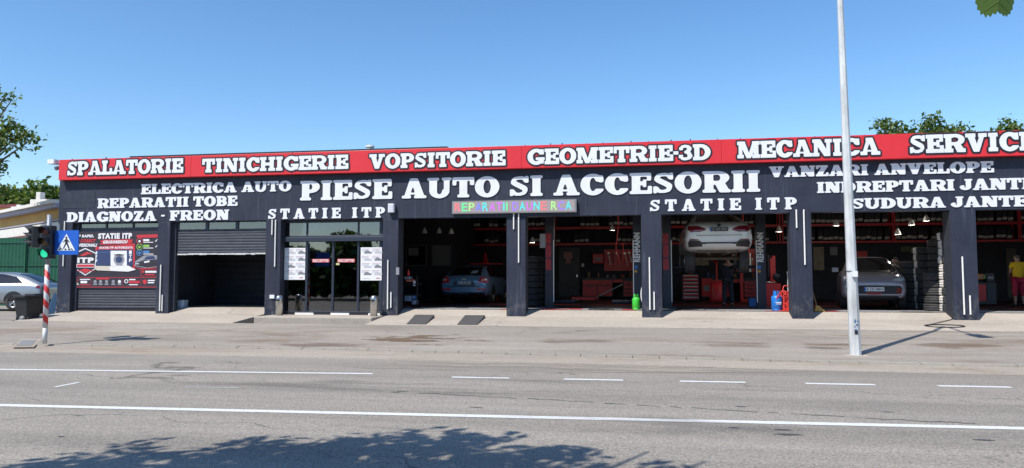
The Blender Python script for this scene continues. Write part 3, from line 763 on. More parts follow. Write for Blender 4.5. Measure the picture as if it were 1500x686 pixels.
brect(g, 664,430,806,486, 1, 1); brect(g, 668,434,802,482, 2, 7); bcirc(g, 684,448,10, 3, 1); brect(g, 702,440,796,456, 3, 0); brect(g, 700,466,780,476, 3, 1)
brect(g, 80,494,806,498, 1, 1); brect(g, 80,574,806,579, 1, 1)
bcirc(g, 124,518,15, 1, 1); bpoly(g, [(98,558),(124,528),(150,558)], 1, 5); brect(g, 154,508,240,516, 1, 0); brect(g, 160,524,215,544, 1, 0); brect(g, 156,552,240,560, 1, 1)
brect(g, 288,500,400,512, 1, 1)
for cx in (282,328,378,434,486): bcirc(g, cx,530,13, 1, 6 if cx != 486 else 0); brect(g, cx-16,546,cx+16,558, 1, 6)
bcirc(g, 543,527,17, 1, 0); bcirc(g, 543,527,10, 2, 7); brect(g, 566,508,620,518, 1, 0); brect(g, 566,524,655,544, 1, 1); brect(g, 566,552,640,560, 1, 0)
bpoly(g, [(680,520),(698,512),(716,520),(712,544),(698,556),(684,544)], 1, 1); brect(g, 724,516,782,526, 1, 0); brect(g, 724,534,776,544, 1, 0)
for x in (248,514,664): brect(g, x,500,x+2,572, 1, 1)
g.build('print', mm, bn)
btext('ITP RAPID,', 112,136,272,166, 1, B_w, shear=.2); btext('ITP CORECT', 104,174,290,204, 1, B_r, shear=.2); btext('PROFESIONAL!', 92,210,300,240, 1, B_w, shear=.2)
btext('STATIE ITP', 306,122,592,174, 1, B_w); btext('GRIGORESCU', 348,184,556,212, 3, B_w, shear=.25); btext('ITP', 132,328,272,374, 5, B_w)
for i, ch in enumerate('ITP'): btext(ch, 566,270+i*34,590,298+i*34, 4, B_w); btext(ch, 288,276+i*34,300,300+i*34, 4, B_w)
btext('STATIE ITP AUTORIZATA', 318,236,600,256, 3, B_w)

# ------------------------------------------------------------------ bay 2: half open shutter
a, b = cols[1][1], cols[2][0]
t = thing('roller_shutter', 'half open grey roller shutter with dirty white bottom edge', 'shutter', ((a+b)/2,.2,fz(320,373,.2)))
zz0, zz1 = fz(320,373,.2), fz(320,338.5,.2)
shutter_part(a+.12, b-.03, .2, zz0+.03, zz1, t, 'curtain')
g = MB(); x = a+.12
while x < b-.05:
    l_ = random.uniform(.12,.4); g.box(x, min(x+l_,b-.03), .185, .22, zz0+random.uniform(-.015,.005), zz0+.04+random.uniform(-.01,.02)); x += l_
g.build('bottom_edge', mat('dirty_white', (.55,.54,.52), .7, var=.4, scale=14), t)
z0_, z1_ = fz(320,337.5,.2), ZT-.003
for k in range(3):
    xa_, xb_ = a+.12+(b-a-.16)*k/3, a+.12+(b-a-.16)*(k+1)/3
    g = MB(); g.box(xa_+.06, xb_-.06, .20, .21, z0_+.04, z1_-.02); g.build('pane', M_glass, t)
g = MB()
for k in range(4): xk = a+.12+(b-a-.16)*k/3; g.box(xk-.05, xk+.05, .17, .23, z0_, z1_)
g.box(a+.18, b-.10, .172, .228, z0_-.01, z0_+.038); g.build('window_frame', M_frame, t)
g = MB(); g.box(a+.0, a+.115, .13, .26, -.1, ZT-.003); g.build('guide_rail', M_jamb, t)
t = thing('inner_shutter', 'dark ribbed inner door closing the washing bay', 'shutter', ((a+b)/2,3.2,0))
shutter_part(a-.4, b+.4, 3.2, .0, 3.6, t, 'curtain', M_jamb, .22, .02)
p = at(252,459.5,.65); q = at(272,449,.65)
t = thing('bucket', 'pale blue plastic tub on the floor inside the half open shutter', 'tub', (p.x+.2,.65,-.01))
g = MB(); g.rbox(p.x, q.x, .5, .8, -.01, .2, .04); g.build('tub', mat('tub_blue', (.34,.42,.52), .5, var=.1), t)
g = MB(); g.rbox(p.x-.015, q.x+.015, .485, .815, .2, .225, .045); g.build('rim', mat('tub_blue', (.3,.4,.52), .5), t)
p = at(264,405,3.1)
t = thing('wall_lamp', 'small bulkhead lamp on the dark inner door', 'lamp', (p.x,3.18,p.z))
g = MB(); g.lathe([(0,-.02),(.09,-.02),(.12,.03),(.05,.12),(.05,.2),(0,.2)], (p.x,3.08,p.z-.1), 12); g.build('shade', mat('lamp_grey', (.5,.5,.5), .5), t)

# ------------------------------------------------------------------ bay 3: glass shop front
a, b = cols[2][1], cols[3][0]; SFY = .3
sf = thing('shop_front', 'dark framed glass shop front with sliding doors and reception stickers', 'shop front', ((a+b)/2,SFY,-.19))
fr = MB(); V = lambda px, y0, y1, w_: fr.box(fx(px,SFY)-w_/2, fx(px,SFY)+w_/2, SFY-.04, SFY+.05, fz(485,y1,SFY), fz(485,y0,SFY))
H = lambda y0, y1, d=.0: fr.box(a+.02, b-.02, SFY-.045-d, SFY+.055, fz(485,y1,SFY), fz(485,y0,SFY))
for px in (412,558): V(px, 320, 459, .10)
for px in (449,524.5): V(px, 326, 344.5, .045)
for px in (449.5,488,525): V(px, 354.2, 456, .07)
H(322.5,326); H(345,347.5); H(346.8 if 0 else 347.6,354, .1); H(456.2,458.2)
fr.build('frame', M_frame, sf, bevel=.006)
zt_, zb_ = fz(485,326.3,SFY), fz(485,344.8,SFY)
for x0, x1 in ((412,449),(449,524.5),(524.5,558)):
    g = MB(); g.box(fx(x0,SFY)+.02, fx(x1,SFY)-.02, SFY-.004, SFY+.004, zb_, zt_); g.build('pane', M_glass, sf)
zt_, zb_ = fz(485,354.3,SFY), fz(485,456,SFY)
for x0, x1, nm in ((412,449.5,'pane'),(449.5,488,'door'),(488,525,'door'),(525,558,'pane')):
    g = MB(); g.box(fx(x0,SFY)+.035, fx(x1,SFY)-.035, SFY-.004, SFY+.004, zb_, zt_); o = g.build(nm, M_glass, sf)
    if nm == 'door':
        c0, c1 = (457,482) if x0 < 480 else (494,519.5)
        k = MB(); k.box(fx(c0,SFY), fx(c1,SFY), SFY-.008, SFY-.0045, fz(485,384.5,SFY), fz(485,379.5,SFY)); k.build('sticker', mat('sticker_red', (.55,.08,.08), .5), o)
        plain_text('RECEPTIE', fx(c0+1.2,SFY), fx(c1-1.2,SFY), fz(485,384,SFY), fz(485,380,SFY), SFY-.010, 'lettering', mat('sticker_white', (.75,.7,.7), .5), o)
g = MB()
for i, (x0, x1) in enumerate(((412,434),(434,461),(461,486),(486,513),(513,541),(541,558))):
    g.box(fx(x0,SFY), fx(x1,SFY), SFY-.06, SFY+.04, -.19, fz(485,458.4,SFY), 0 if i % 2 == 0 else 1)
g.build('threshold', [M_black, mat('threshold_white', (.7,.69,.66), .6)], sf)
k = MB(); k.box(fx(492,SFY), fx(497,SFY), SFY-.008, SFY-.0045, fz(485,388.5,SFY), fz(485,385.5,SFY)); k.build('sticker', mat('sticker_yellow', (.5,.5,.25), .5), sf)
for (x0,x1,y0,y1), lab in (((416.3,446.6,363,410),'white price poster with eight car pictures on the left shop pane'), ((528,559,363,411),'white price poster with eight car pictures on the right shop pane')):
    X0, X1, Z0, Z1 = fx(x0,SFY-.05), fx(x1,SFY-.05), fz(485,y1,SFY-.05), fz(485,y0,SFY-.05)
    t = thing('poster', lab, 'poster', ((X0+X1)/2,SFY-.05,Z0), group='posters on the shop front')
    g = MB(); g.box(X0, X1, SFY-.056, SFY-.046, Z0, Z1); g.build('board', mat('poster_white', (.74,.73,.74), .5), t)
    g = MB(); wq, hq = (X1-X0)/2, (Z1-Z0)/4.6
    for r_ in range(4):
        for c_ in range(2):
            xx, zz = X0+wq*c_+.05*wq*2, Z1-.03-hq*(r_+1)
            for li in range(4): g.box(xx, xx+wq*random.uniform(.45,.75), SFY-.0585, SFY-.0563, zz+hq*(.55+.09*li), zz+hq*(.58+.09*li), 1)
            g.box(xx, xx+wq*.8, SFY-.0585, SFY-.0563, zz+hq*.9, zz+hq*.94, 2)
            cx = xx+wq*.55; g.plate([(cx-.12,zz+.06),(cx+.13,zz+.06),(cx+.14,zz+.11),(cx+.07,zz+.12),(cx+.03,zz+.16),(cx-.05,zz+.16),(cx-.1,zz+.11)], SFY-.0592, SFY-.0563, 0 if random.random() < .5 else 1)
    g.box(X0+.06, X0+.3, SFY-.0585, SFY-.0563, Z0+.05, Z0+.07, 1); g.box(X0+.5, X0+.62, SFY-.0585, SFY-.0563, Z0+.05, Z0+.08, 2)
    g.build('print', [mat('poster_dark', (.20,.20,.22), .5), mat('poster_grey', (.48,.48,.50), .5), mat('poster_red', (.5,.2,.2), .5)], t)
# reception room: pale desk, blue glow none, floor
t = thing('reception_desk', 'grey reception counter seen dimly behind the glass doors', 'desk', (fx(440,3),3.0,-.01))
g = MB(); g.box(fx(436,3), fx(462,3), 2.8, 3.4, 0, 1.05); g.build('counter', mat('desk_grey', (.3,.3,.32), .5), t); g = MB(); g.box(fx(435,3), fx(463,3), 2.75, 3.45, 1.05, 1.09); g.build('top', M_white, t)
# ashtray bins either side of the step
for px0, px1, y0, y1, lab in ((404,413.5,436,463,'steel ashtray bin at the left end of the doorstep'), (542.5,552.5,436,465.5,'steel ashtray bin at the right end of the doorstep')):
    p = at((px0+px1)/2, 464, -.35); r = (fx(px1,-.35)-fx(px0,-.35))/2
    t = thing('ashtray_bin', lab, 'bin', (p.x,-.35,-.19), group='steel bins at the shop door')
    g = MB(); g.lathe([(0,0),(r,0),(r,.50),(r*.98,.56),(r*.6,.60),(0,.60)], (p.x,-.35,-.19), 20); g.build('body', M_steel, t)
    g = MB(); g.plate([(p.x-r*.55,.24),(p.x+r*.55,.24),(p.x+r*.4,.30),(p.x-r*.4,.30)], -.35-r-.006, -.35-r*.72); g.build('opening', M_black, t)
# small fittings on the wall
p = at(573.5,305,-.08)
t = thing('wall_speaker', 'small white box speaker on the fascia beside STATIE ITP', 'speaker', (p.x,-.08,p.z-.1))
g = MB(); g.rbox(p.x-.095, p.x+.095, -.15, -.005, p.z-.13, p.z+.13, .03); g.build('cabinet', M_white, t); g = MB(); g.box(p.x-.07, p.x+.07, -.156, -.1505, p.z-.10, p.z+.09); g.build('grille', mat('grille', (.55,.56,.6), .7), t)
p = at(398,435,-.03)
t = thing('wall_socket', 'small white socket box low on the third column', 'socket', (p.x,0,p.z)); g = MB(); g.box(p.x-.06, p.x+.09, -.05, -.005, p.z-.05, p.z+.06); g.build('box', M_white, t)
p = at(583.5,397,.1)
t = thing('junction_box', 'small grey junction box on the edge of the fourth column', 'box', (p.x,.1,p.z)); g = MB(); g.box(p.x-.03, p.x+.06, -.03, .06, p.z-.12, p.z+.10); g.build('case', B_gr, t)
# LED sign
X0, X1, Z0, Z1 = fx(661.5,-.12), fx(845,-.12), fz(753,312.2,-.12), fz(753,293.2,-.12)
t = thing('led_sign', 'grey LED board reading REPARATII DAUNE RCA in many colours', 'sign', ((X0+X1)/2,-.12,Z0))
g = MB(); g.box(X0, X1, -.12, -.006, Z0, Z1); g.build('casing', mat('led_casing', (.2,.2,.2), .5, .2), t)
g = MB(); g.box(X0+.035, X1-.05, -.124, -.1205, Z0+.03, Z1-.03); g.build('screen', mat('led_screen', (.33,.27,.27), .6, var=.2, scale=40), t)
LC = {'r':(.75,.14,.14),'g':(.10,.60,.22),'b':(.14,.18,.75),'c':(.06,.55,.55),'p':(.50,.12,.62),'y':(.30,.62,.18),'v':(.26,.16,.78)}
xx = X0 + .08; Wt = (X1-X0-.2); txt = 'REPARATII DAUNE RCA'; colr = 'rgybcppcg vcpcr yvc'
adv = {'I':.42,' ':.45}
tot = sum(adv.get(c,1.0) for c in txt)
for c, k in zip(txt, colr):
    wd = adv.get(c,1.0)*Wt/tot
    if c != ' ': plain_text(c, xx+wd*.06, xx+wd*(.9 if c != 'I' else .55), Z0+.07, Z1-.06, -.127, 'letter', mat('led_'+k, LC[k], .5, emit=.32), t)
    xx += wd
for x in (X0+1.2, X0+2.4): 
    g = MB(); g.tube([(x,-.06,Z1),(x,-.06,Z1+.05)], .012, 6); g.build('fixing', M_plast, t)

# ------------------------------------------------------------------ cars
def body_mesh(secs, mats):
    vs = []; n = 19
    for (y, w_, zb, zm, wr, zr) in secs:
        h = [(0,zb),(w_*.8,zb),(w_*.96,zb+.07),(w_,zb+.22),(w_*1.0,zb+(zm-zb)*.62),(w_*.975,zm-.05),(w_*.94,zm),(wr+(w_*.94-wr)*.35,zm+(zr-zm)*.62),(wr,zr-.05*min(1,(zr-zm)*4)-.005),(wr*.72,zr)]
        row = [(x,z) for x, z in h] + [(0, zr+.012)] + [(-x,z) for x, z in h[1:][::-1]]
        n = len(row); vs += [(x, y, z) for x, z in row]
    fs = [(i*n+j, i*n+(j+1)%n, (i+1)*n+(j+1)%n, (i+1)*n+j) for i in range(len(secs)-1) for j in range(n)]
    fs += [tuple(range(n))[::-1], tuple(range((len(secs)-1)*n, len(secs)*n))]
    me = bpy.data.meshes.new('body'); me.from_pydata(vs, [], fs)
    bm = bmesh.new(); bm.from_mesh(me)
    caps = [f for f in bm.faces if len(f.verts) > 4]
    for f in caps:
        r = bmesh.ops.inset_individual(bm, faces=[f], thickness=.05)
    bmesh.ops.recalc_face_normals(bm, faces=bm.faces); bm.to_mesh(me); bm.free()
    o = bpy.data.objects.new('tmp', me); COL.objects.link(o)
    md = o.modifiers.new('s','SUBSURF'); md.levels = 2; md.render_levels = 2
    dg = bpy.context.evaluated_depsgraph_get(); dg.update()
    m2 = bpy.data.meshes.new_from_object(o.evaluated_get(dg)); bpy.data.objects.remove(o); m2.name = 'body'
    for p in m2.polygons: p.use_smooth = True
    m2.materials.clear(); m2.materials.append(mats)
    return m2
class Car:
    def __init__(s, name, label, secs, paint, loc, rz, group=None):
        s.root = thing(name, label, 'car', loc, rz, group)
        me = body_mesh(secs, paint); s.body = bpy.data.objects.new('body', me); COL.objects.link(s.body); s.body.parent = s.root
        bm = bmesh.new(); bm.from_mesh(me); s.bvh = BVHTree.FromBMesh(bm); bm.free()
    def decal(s, name, poly, view, m, off=.006, parent=None, step=.07, label=None, x=0):
        P = [Vector(p) for p in poly]; xs = [p.x for p in P]; ys = [p.y for p in P]
        pts = []
        for i in range(len(P)):            # resample the edge
            a, b = P[i], P[(i+1)%len(P)]; k = max(1, int((b-a).length/step)); pts += [a+(b-a)*j/k for j in range(k)]
        nb = len(pts); X = min(xs)+step/2
        while X < max(xs):
            Y = min(ys)+step/2
            while Y < max(ys): pts.append(Vector((X+.001*math.sin(Y*9), Y))); Y += step
            X += step
        r = delaunay_2d_cdt([Vector((p.x,p.y)) for p in pts], [], [list(range(nb))], 1, 1e-5)
        vs = []; last = None
        for v in r[0]:
            if view == 'rear': o, d = Vector((v.x,-9,v.y)), Vector((0,1,0))
            elif view == 'front': o, d = Vector((v.x,9,v.y)), Vector((0,-1,0))
            elif view == 'right': o, d = Vector((9,v.x,v.y)), Vector((-1,0,0))
            elif view == 'left': o, d = Vector((-9,v.x,v.y)), Vector((1,0,0))
            else: o, d = Vector((v.x,v.y,9)), Vector((0,0,-1))
            h, nrm, _, _ = s.bvh.ray_cast(o, d)
            if h is None: vs.append(None)
            else:
                if nrm.dot(d) > 0: nrm = -nrm
                vs.append(h + nrm*off)
        fs = [tuple(f) for f in r[2] if all(vs[i] is not None for i in f)]
        if not fs: return None
        mb = MB(); mb.add([v if v is not None else (0,0,.5) for v in vs], fs, 0, True)
        o = mb.build(name, m, parent or s.root, world=False)
        if label: o['label'] = label
        return o
    def wheel(s, x, y, z, r, wd, rimm, drop=0):
        sg_ = 1 if x > 0 else -1
        t = MB(); t.lathe([(r*.62,-wd/2),(r*.93,-wd/2),(r,-wd/2+.03),(r,wd/2-.03),(r*.93,wd/2),(r*.62,wd/2),(r*.62,-wd/2)], (x,y,z), 24, axis='x')
        o = MB(); xo = x+sg_*(wd/2-.02)
        o.lathe([(0,xo+sg_*.0),(r*.12,xo),(r*.14,xo-sg_*.02)], (0,y,z), 12, axis='x')
        for k in range(5):
            a = 2*math.pi*k/5+.3; M = Matrix.Translation((xo-sg_*.02,y,z)) @ Matrix.Rotation(a,4,'X')
            o.box(-.012,.012,-r*.09,r*.09,0,r*.6, 0, M)
        o.lathe([(r*.64,xo-.03),(r*.64,xo+.005),(r*.56,xo+.005),(r*.54,xo-.06*sg_)], (0,y,z), 24, axis='x')
        dk = MB(); dk.lathe([(0,xo-sg_*.08),(r*.62,xo-sg_*.08)], (0,y,z), 18, axis='x')
        w_ = t.build('wheel', M_rub, s.root, world=False); o.build('rim', rimm, w_, world=False); dk.build('brake_disc', M_dkmet, w_, world=False)
    def plate(s, x0, x1, z0, z1, yv, view, txt, dark=False):
        m1 = M_plast if dark else mat('plate_white', (.75,.75,.73), .5); sg_ = -1 if view == 'rear' else 1
        mb = MB(); mb.box(x0,x1,min(yv,yv+.02*sg_),max(yv,yv+.02*sg_),z0,z1); o = mb.build('number_plate', m1, s.root, world=False)
        e = yv+.023*sg_
        bl = x0 if view == 'rear' else x1-.05
        mb = MB(); mb.add([(bl,e,z0+.004),(bl+.05,e,z0+.004),(bl+.05,e,z1-.004),(bl,e,z1-.004)], [(0,1,2,3)]); mb.build('band', mat('plate_blue', (.03,.12,.5), .5), o, world=False)
        tm = plain_text(txt, x0+.075, x1-.02, z0+.022, z1-.022, e, 'lettering', None, None)
        if view == 'front': tm.v = [(x0+x1-p[0], p[1], p[2]) for p in tm.v]
        tm.build('lettering', mat('plate_grey_text', (.4,.4,.42), .5) if dark else mat('plate_text', (.06,.06,.07), .5), o, world=False)
P_blue = mat('car_paint_steel_blue', (.17,.31,.52), .28, .25, coat=1.0)
P_white = mat('car_paint_white', (.72,.72,.72), .25, coat=1.0)
P_mauve = mat('car_paint_grey_mauve', (.40,.36,.38), .32, .2, coat=.8)
P_silver = mat('car_paint_silver', (.30,.315,.335), .3, .5, coat=1.0)
P_red = mat('car_paint_red', (.45,.02,.02), .3, coat=1.0)
L_red = mat('tail_light_red', (.75,.02,.035), .12, spec=.8); L_clear = mat('lamp_clear', (.65,.62,.6), .1); L_dred = mat('tail_light_dark', (.17,.012,.02), .12, spec=.8)
def wheels(c, ys, xw, r, wd, rim, z=None):
    for y in ys:
        for s_ in (-1,1): c.wheel(s_*xw, y, z or r, r, wd, rim)
SALOON = [(-2.33,.76,.42,.78,.66,.84),(-2.30,.84,.36,.86,.74,.94),(-2.2,.885,.30,.93,.76,1.02),(-2.0,.905,.24,.96,.72,1.10),(-1.5,.91,.22,.97,.60,1.36),(-.8,.91,.22,.96,.58,1.455),(.2,.91,.22,.95,.59,1.45),(.9,.905,.22,.95,.66,1.2),(1.35,.90,.22,.93,.74,1.0),(1.9,.88,.22,.86,.72,.90),(2.2,.83,.24,.74,.66,.78),(2.32,.72,.30,.62,.56,.64)]
def arches(c, ys, r):
    for vw in ('left','right'):
        for y in ys: c.decal('wheel_arch', [(y+r*math.cos(6.283*k/20), r*.9+r*math.sin(6.283*k/20)) for k in range(20) if r*.9+r*math.sin(6.283*k/20) > .26], vw, M_plast, .004)
# blue liftback in the fourth bay, tail to the street
p0 = at(679.5, 411, 5.0)
c = Car('parked_car', 'steel blue car with its tail to the street in the bay beside the glass shop', SALOON, P_blue, (p0.x, 5.0+2.33, 0), R(0))
c.decal('rear_window', [(-.60,1.04),(.60,1.04),(.50,1.36),(-.50,1.36)], 'rear', M_cglass, .008)
o = c.decal('tailgate_seam', [(-.6,.62),(.6,.62),(.6,.645),(-.6,.645)], 'rear', M_plast, .005)
for s_ in (-1,1):
    f = (lambda L: [(x*s_, z) for x, z in L])
    t_ = c.decal('tail_light', f([(.54,.80),(.60,.98),(.86,.965),(.865,.78),(.72,.765)]), 'rear', L_red, .010)
    c.decal('lens', f([(.64,.85),(.64,.91),(.82,.91),(.82,.85)]), 'rear', L_clear, .014, parent=t_, step=.04)
    c.decal('reflector', f([(.48,.50),(.48,.56),(.80,.57),(.80,.51)]), 'rear', L_red, .010)
    c.decal('side_window', [(-1.7,1.0),(-1.25,1.3),(-.7,1.385),(.25,1.38),(.85,1.06),(.9,.98)], 'left' if s_ < 0 else 'right', M_cglass, .006)
c.decal('bumper_lower', [(-.74,.30),(.74,.30),(.78,.42),(-.78,.42)], 'rear', M_plast, .008)
c.decal('plate_recess_shade', [(-.42,.66),(.42,.66),(.36,.84),(-.36,.84)], 'rear', mat('paint_shaded', (.06,.1,.15), .4, .3), .004)  # flat patch of darkened body paint, recess shade put into the colour
c.plate(-.26,.26,.72,.83,-2.355,'rear','IS 18 SRV')
g = MB(); g.box(-.07,.07,-2.33,-2.29,.88,.93); g.build('badge', M_steel, c.root, world=False)
g = MB(); g.box(-.05,.3,-2.12,-2.10,1.06,1.075); g.build('rear_wiper', M_plast, c.root, world=False)
g = MB(); g.add([(.18,-2.04,1.12),(.42,-2.02,1.13),(.46,-1.86,1.23),(.24,-1.88,1.22)], [(0,1,2,3)]); g.build('window_paper', mat('paper_blue', (.35,.42,.55), .6), c.root, world=False)
wheels(c, (-1.32,1.30), .80, .32, .21, M_steel); arches(c, (-1.32,1.30), .38)

# white coupe SUV up on the lift
SUV = [(-2.45,.80,.62,.96,.72,1.06),(-2.42,.92,.52,1.02,.82,1.14),(-2.30,.975,.44,1.10,.84,1.22),(-2.05,.99,.38,1.14,.80,1.30),(-1.5,.995,.34,1.16,.68,1.52),(-.7,.995,.34,1.14,.64,1.68),(.2,.995,.34,1.12,.65,1.68),(.9,.99,.34,1.12,.72,1.42),(1.35,.985,.34,1.10,.80,1.18),(1.95,.96,.34,1.02,.80,1.08),(2.3,.92,.36,.9,.75,.96),(2.44,.8,.42,.8,.65,.82)]
p0 = at(1054.5, 411, 1.45); ZL = 1.36
c = Car('lifted_car', 'white coupe SUV raised on the two post lift with its tail to the street', SUV, P_white, (p0.x, 1.45+2.45, ZL), 0)
c.decal('rear_window', [(-.66,1.27),(.66,1.27),(.52,1.60),(-.52,1.60)], 'rear', M_cglass, .008)
c.decal('spoiler', [(-.70,1.17),(.70,1.17),(.72,1.215),(-.72,1.215)], 'rear', P_white, .03)
for s_ in (-1,1):
    f = (lambda L: [(x*s_, z) for x, z in L])
    c.decal('tail_light', f([(.36,1.0),(.42,1.06),(.60,1.12),(.88,1.13),(.91,1.02),(.80,.94),(.56,.945)]), 'rear', L_dred, .010, step=.05)
    b_ = c.decal('bumper_corner', f([(.48,.52),(.50,.62),(.56,.69),(.86,.70),(.90,.62),(.88,.50)]), 'rear', M_plast, .010)
    c.decal('tail_pipe', f([(.60,.545),(.60,.61),(.78,.61),(.78,.545)]), 'rear', M_black, .016, parent=b_)
    c.decal('reflector', f([(.58,.70),(.60,.73),(.84,.735),(.86,.705)]), 'rear', L_dred, .012, parent=b_)
    c.decal('side_window', [(-1.85,1.22),(-1.3,1.5),(-.6,1.62),(.3,1.6),(.95,1.22),(1.0,1.16)], 'left' if s_ < 0 else 'right', M_cglass, .006)
    g = MB(); g.tube([(s_*.66,-2.35,1.0+.2),(s_*.62,-2.2,1.32)], .008, 5) if False else None
c.decal('bumper_band', [(-.6,.585),(.6,.585),(.6,.64),(-.6,.64)], 'rear', M_plast, .008)
c.decal('diffuser', [(-.46,.50),(.46,.50),(.38,.60),(-.38,.60)], 'rear', mat('diffuser_silver', (.6,.59,.56), .4), .014)
c.decal('tailgate_seam', [(-.66,.84),(.66,.84),(.66,.855),(-.66,.855)], 'rear', M_plast, .004)
c.decal('tailgate_crease', [(-.72,.862),(.72,.862),(.72,.90),(-.72,.90)], 'rear', P_white, .016)
c.plate(-.26,.26,.965,1.075,-2.48,'rear','B 100 GMX', dark=True)
g = MB(); g.lathe([(0,-2.50),(.045,-2.50),(.05,-2.44)], (0,0,1.145), 16, axis='y'); g.build('badge', M_plast, c.root, world=False)
g = MB(); g.box(-.6,.6,-2.2,2.0,.34,.46); g.tube([(-.3,-2.2,.36),(-.2,-1.4,.32),(.1,.5,.32)], .06, 8); g.tube([(.3,-2.2,.36),(.2,-1.4,.32),(0,.5,.32)], .06, 8); g.tube([(-.85,-1.45,.18),(.85,-1.45,.18)], .05, 8); g.build('underbody', mat('underbody_brown', (.11,.085,.06), .8, var=.4, scale=5), c.root, world=False)
wheels(c, (-1.45,1.45), .80, .37, .29, M_steel, .10)

# grey-mauve car nose to the street, front trim off
COUPE = [(a_,b_,c_*1.1,d_*1.14,e_,f_*1.17) for a_,b_,c_,d_,e_,f_ in [(-2.1,.7,.45,.8,.6,.86),(-2.0,.84,.34,.92,.66,1.0),(-1.5,.895,.26,.96,.62,1.22),(-.7,.90,.25,.95,.58,1.40),(.0,.90,.25,.95,.60,1.40),(.6,.90,.25,.94,.68,1.18),(.98,.905,.25,.94,.76,.975),(1.3,.905,.25,.92,.78,.93),(1.75,.90,.25,.86,.78,.86),(1.98,.87,.26,.76,.74,.77),(2.08,.80,.30,.66,.66,.67)]]
p0 = at(1279, 411, 2.3)
c = Car('parked_car', 'grey mauve car facing the street beside the tyre stacks, its lower front trim off', COUPE, P_mauve, (p0.x+.45, 2.3+2.04, 0), R(168))
c.decal('windscreen', [(-.70,1.17),(.70,1.17),(.58,1.58),(-.58,1.58)], 'front', M_cglass, .008)
c.decal('cowl', [(-.74,1.11),(.74,1.11),(.72,1.17),(-.72,1.17)], 'front', M_plast, .010)
c.decal('grille', [(-.72,.46),(.72,.46),(.76,.62),(.70,.71),(-.70,.71),(-.76,.62)], 'front', M_black, .008)
c.decal('bumper_lower', [(-.7,.32),(.7,.32),(.72,.42),(-.72,.42)], 'front', M_plast, .008)
c.decal('tow_cover', [(-.18,.44),(.18,.44),(.22,.505),(-.22,.505)], 'front', mat('trim_red', (.3,.02,.03), .5), .016)
c.decal('bumper_ridge', [(-.80,.75),(.80,.75),(.80,.79),(-.80,.79)], 'front', P_mauve, .022)
for s_ in (-1,1):
    f = (lambda L: [(x*s_, z) for x, z in L])
    c.decal('headlight', f([(.52,.85),(.56,.91),(.80,.93),(.84,.87),(.72,.835)]), 'front', L_clear, .010, step=.05)
    c.decal('fog_light', [(s_*.66+.075*math.cos(6.283*k/14), .56+.085*math.sin(6.283*k/14)) for k in range(14)], 'front', L_dred, .016, step=.04)
    c.decal('side_window', [(-1.4,1.16),(-.9,1.5),(-.2,1.56),(.6,1.18)], 'left' if s_ < 0 else 'right', M_cglass, .006)
    g = MB(); g.rbox(s_*1.0-.10, s_*1.0+.10, .68, .78, 1.13, 1.27, .03); o = g.build('wing_mirror', P_mauve, c.root, world=False)
c.plate(-.27,.27,.54,.66,2.12,'front','B 335 FMW')
wheels(c, (-1.25,1.30), .80, .34, .21, M_steel); arches(c, (-1.25,1.30), .40)

# silver saloon on the left forecourt, side on
d = CP + RT*0
def camp(px, D, z):   # point of the place: photo column, distance along the view, height
    q = CP + (RT*((px-750)/F) + Vector((-math.sin(YAW), math.cos(YAW), 0)))*D; return Vector((q.x, q.y, z))
p0 = camp(-5, 30, ZW+.03)
c = Car('parked_car', 'silver saloon parked side on in front of the green fence', SALOON, P_silver, p0, R(90)+YAW); c.root.scale = (1.05,1.05,1.05)
for s_ in (-1,1):
    vw = 'left' if s_ < 0 else 'right'
    c.decal('side_window', [(-1.62,1.02),(-1.25,1.26),(-.75,1.35),(-.42,1.37),(-.42,1.0)], vw, M_cglass, .006); c.decal('side_window', [(-.36,1.0),(-.36,1.37),(.25,1.36),(.82,1.06),(.86,.98)], vw, M_cglass, .006)
    c.decal('door_seam', [(-.40,.35),(-.38,.35),(-.38,.98),(-.40,.98)], vw, M_plast, .004)
    g = MB(); g.box(s_*.92-.012, s_*.92+.012, -.62,-.46,.86,.89); g.box(s_*.92-.012, s_*.92+.012, .30,.46,.84,.87); g.build('door_handle', P_silver, c.root, world=False)
    g = MB(); g.rbox(s_*1.0-.1, s_*1.0+.1, .72, .84, .98, 1.10, .04); g.build('wing_mirror', P_silver, c.root, world=False)
    c.decal('tail_light', [(-2.25,.82),(-2.23,.92),(-2.12,.92),(-2.13,.83)], vw, L_dred, .008, step=.04)
c.decal('rear_window', [(-.60,1.04),(.60,1.04),(.50,1.36),(-.50,1.36)], 'rear', M_cglass, .008)
wheels(c, (-1.32,1.30), .80, .32, .21, M_steel); arches(c, (-1.32,1.30), .38)

# ------------------------------------------------------------------ tyres
def tyre_mesh(axis, band):
    mb = MB(); r, wd = .315, .205
    pr = [(r*.62,-wd/2+.02),(r*.80,-wd/2),(r*.94,-wd/2+.008),(r,-wd/2+.035),(r,-.045),(r-.008,-.04),(r-.008,-.03),(r,-.025),(r,.025),(r-.008,.03),(r-.008,.04),(r,.045),(r,wd/2-.035),(r*.94,wd/2-.008),(r*.80,wd/2),(r*.62,wd/2-.02),(r*.60,0),(r*.62,-wd/2+.02)]
    mb.lathe(pr, (0,0,0), 28, axis=axis)
    me_o = mb.build('tyre_tmp', [M_rub, M_label])
    me = me_o.data; bpy.data.objects.remove(me_o)
    for p in me.polygons:
        c = p.center
        if axis == 'x':
            rr = math.hypot(c.y, c.z); q = math.degrees(math.atan2(c.z, c.y)) % 360
            if band and rr > r*.95 and 200 < q < 230: p.material_index = 1
        else:
            rr = math.hypot(c.x, c.y); q = math.degrees(math.atan2(c.y, c.x)) % 360
            if band and rr > r*.86 and 186 < q < 206: p.material_index = 1
    me.name = 'tyre'; return me
M_label = mat('tyre_label', (.62,.58,.53), .7, var=.25, scale=8)
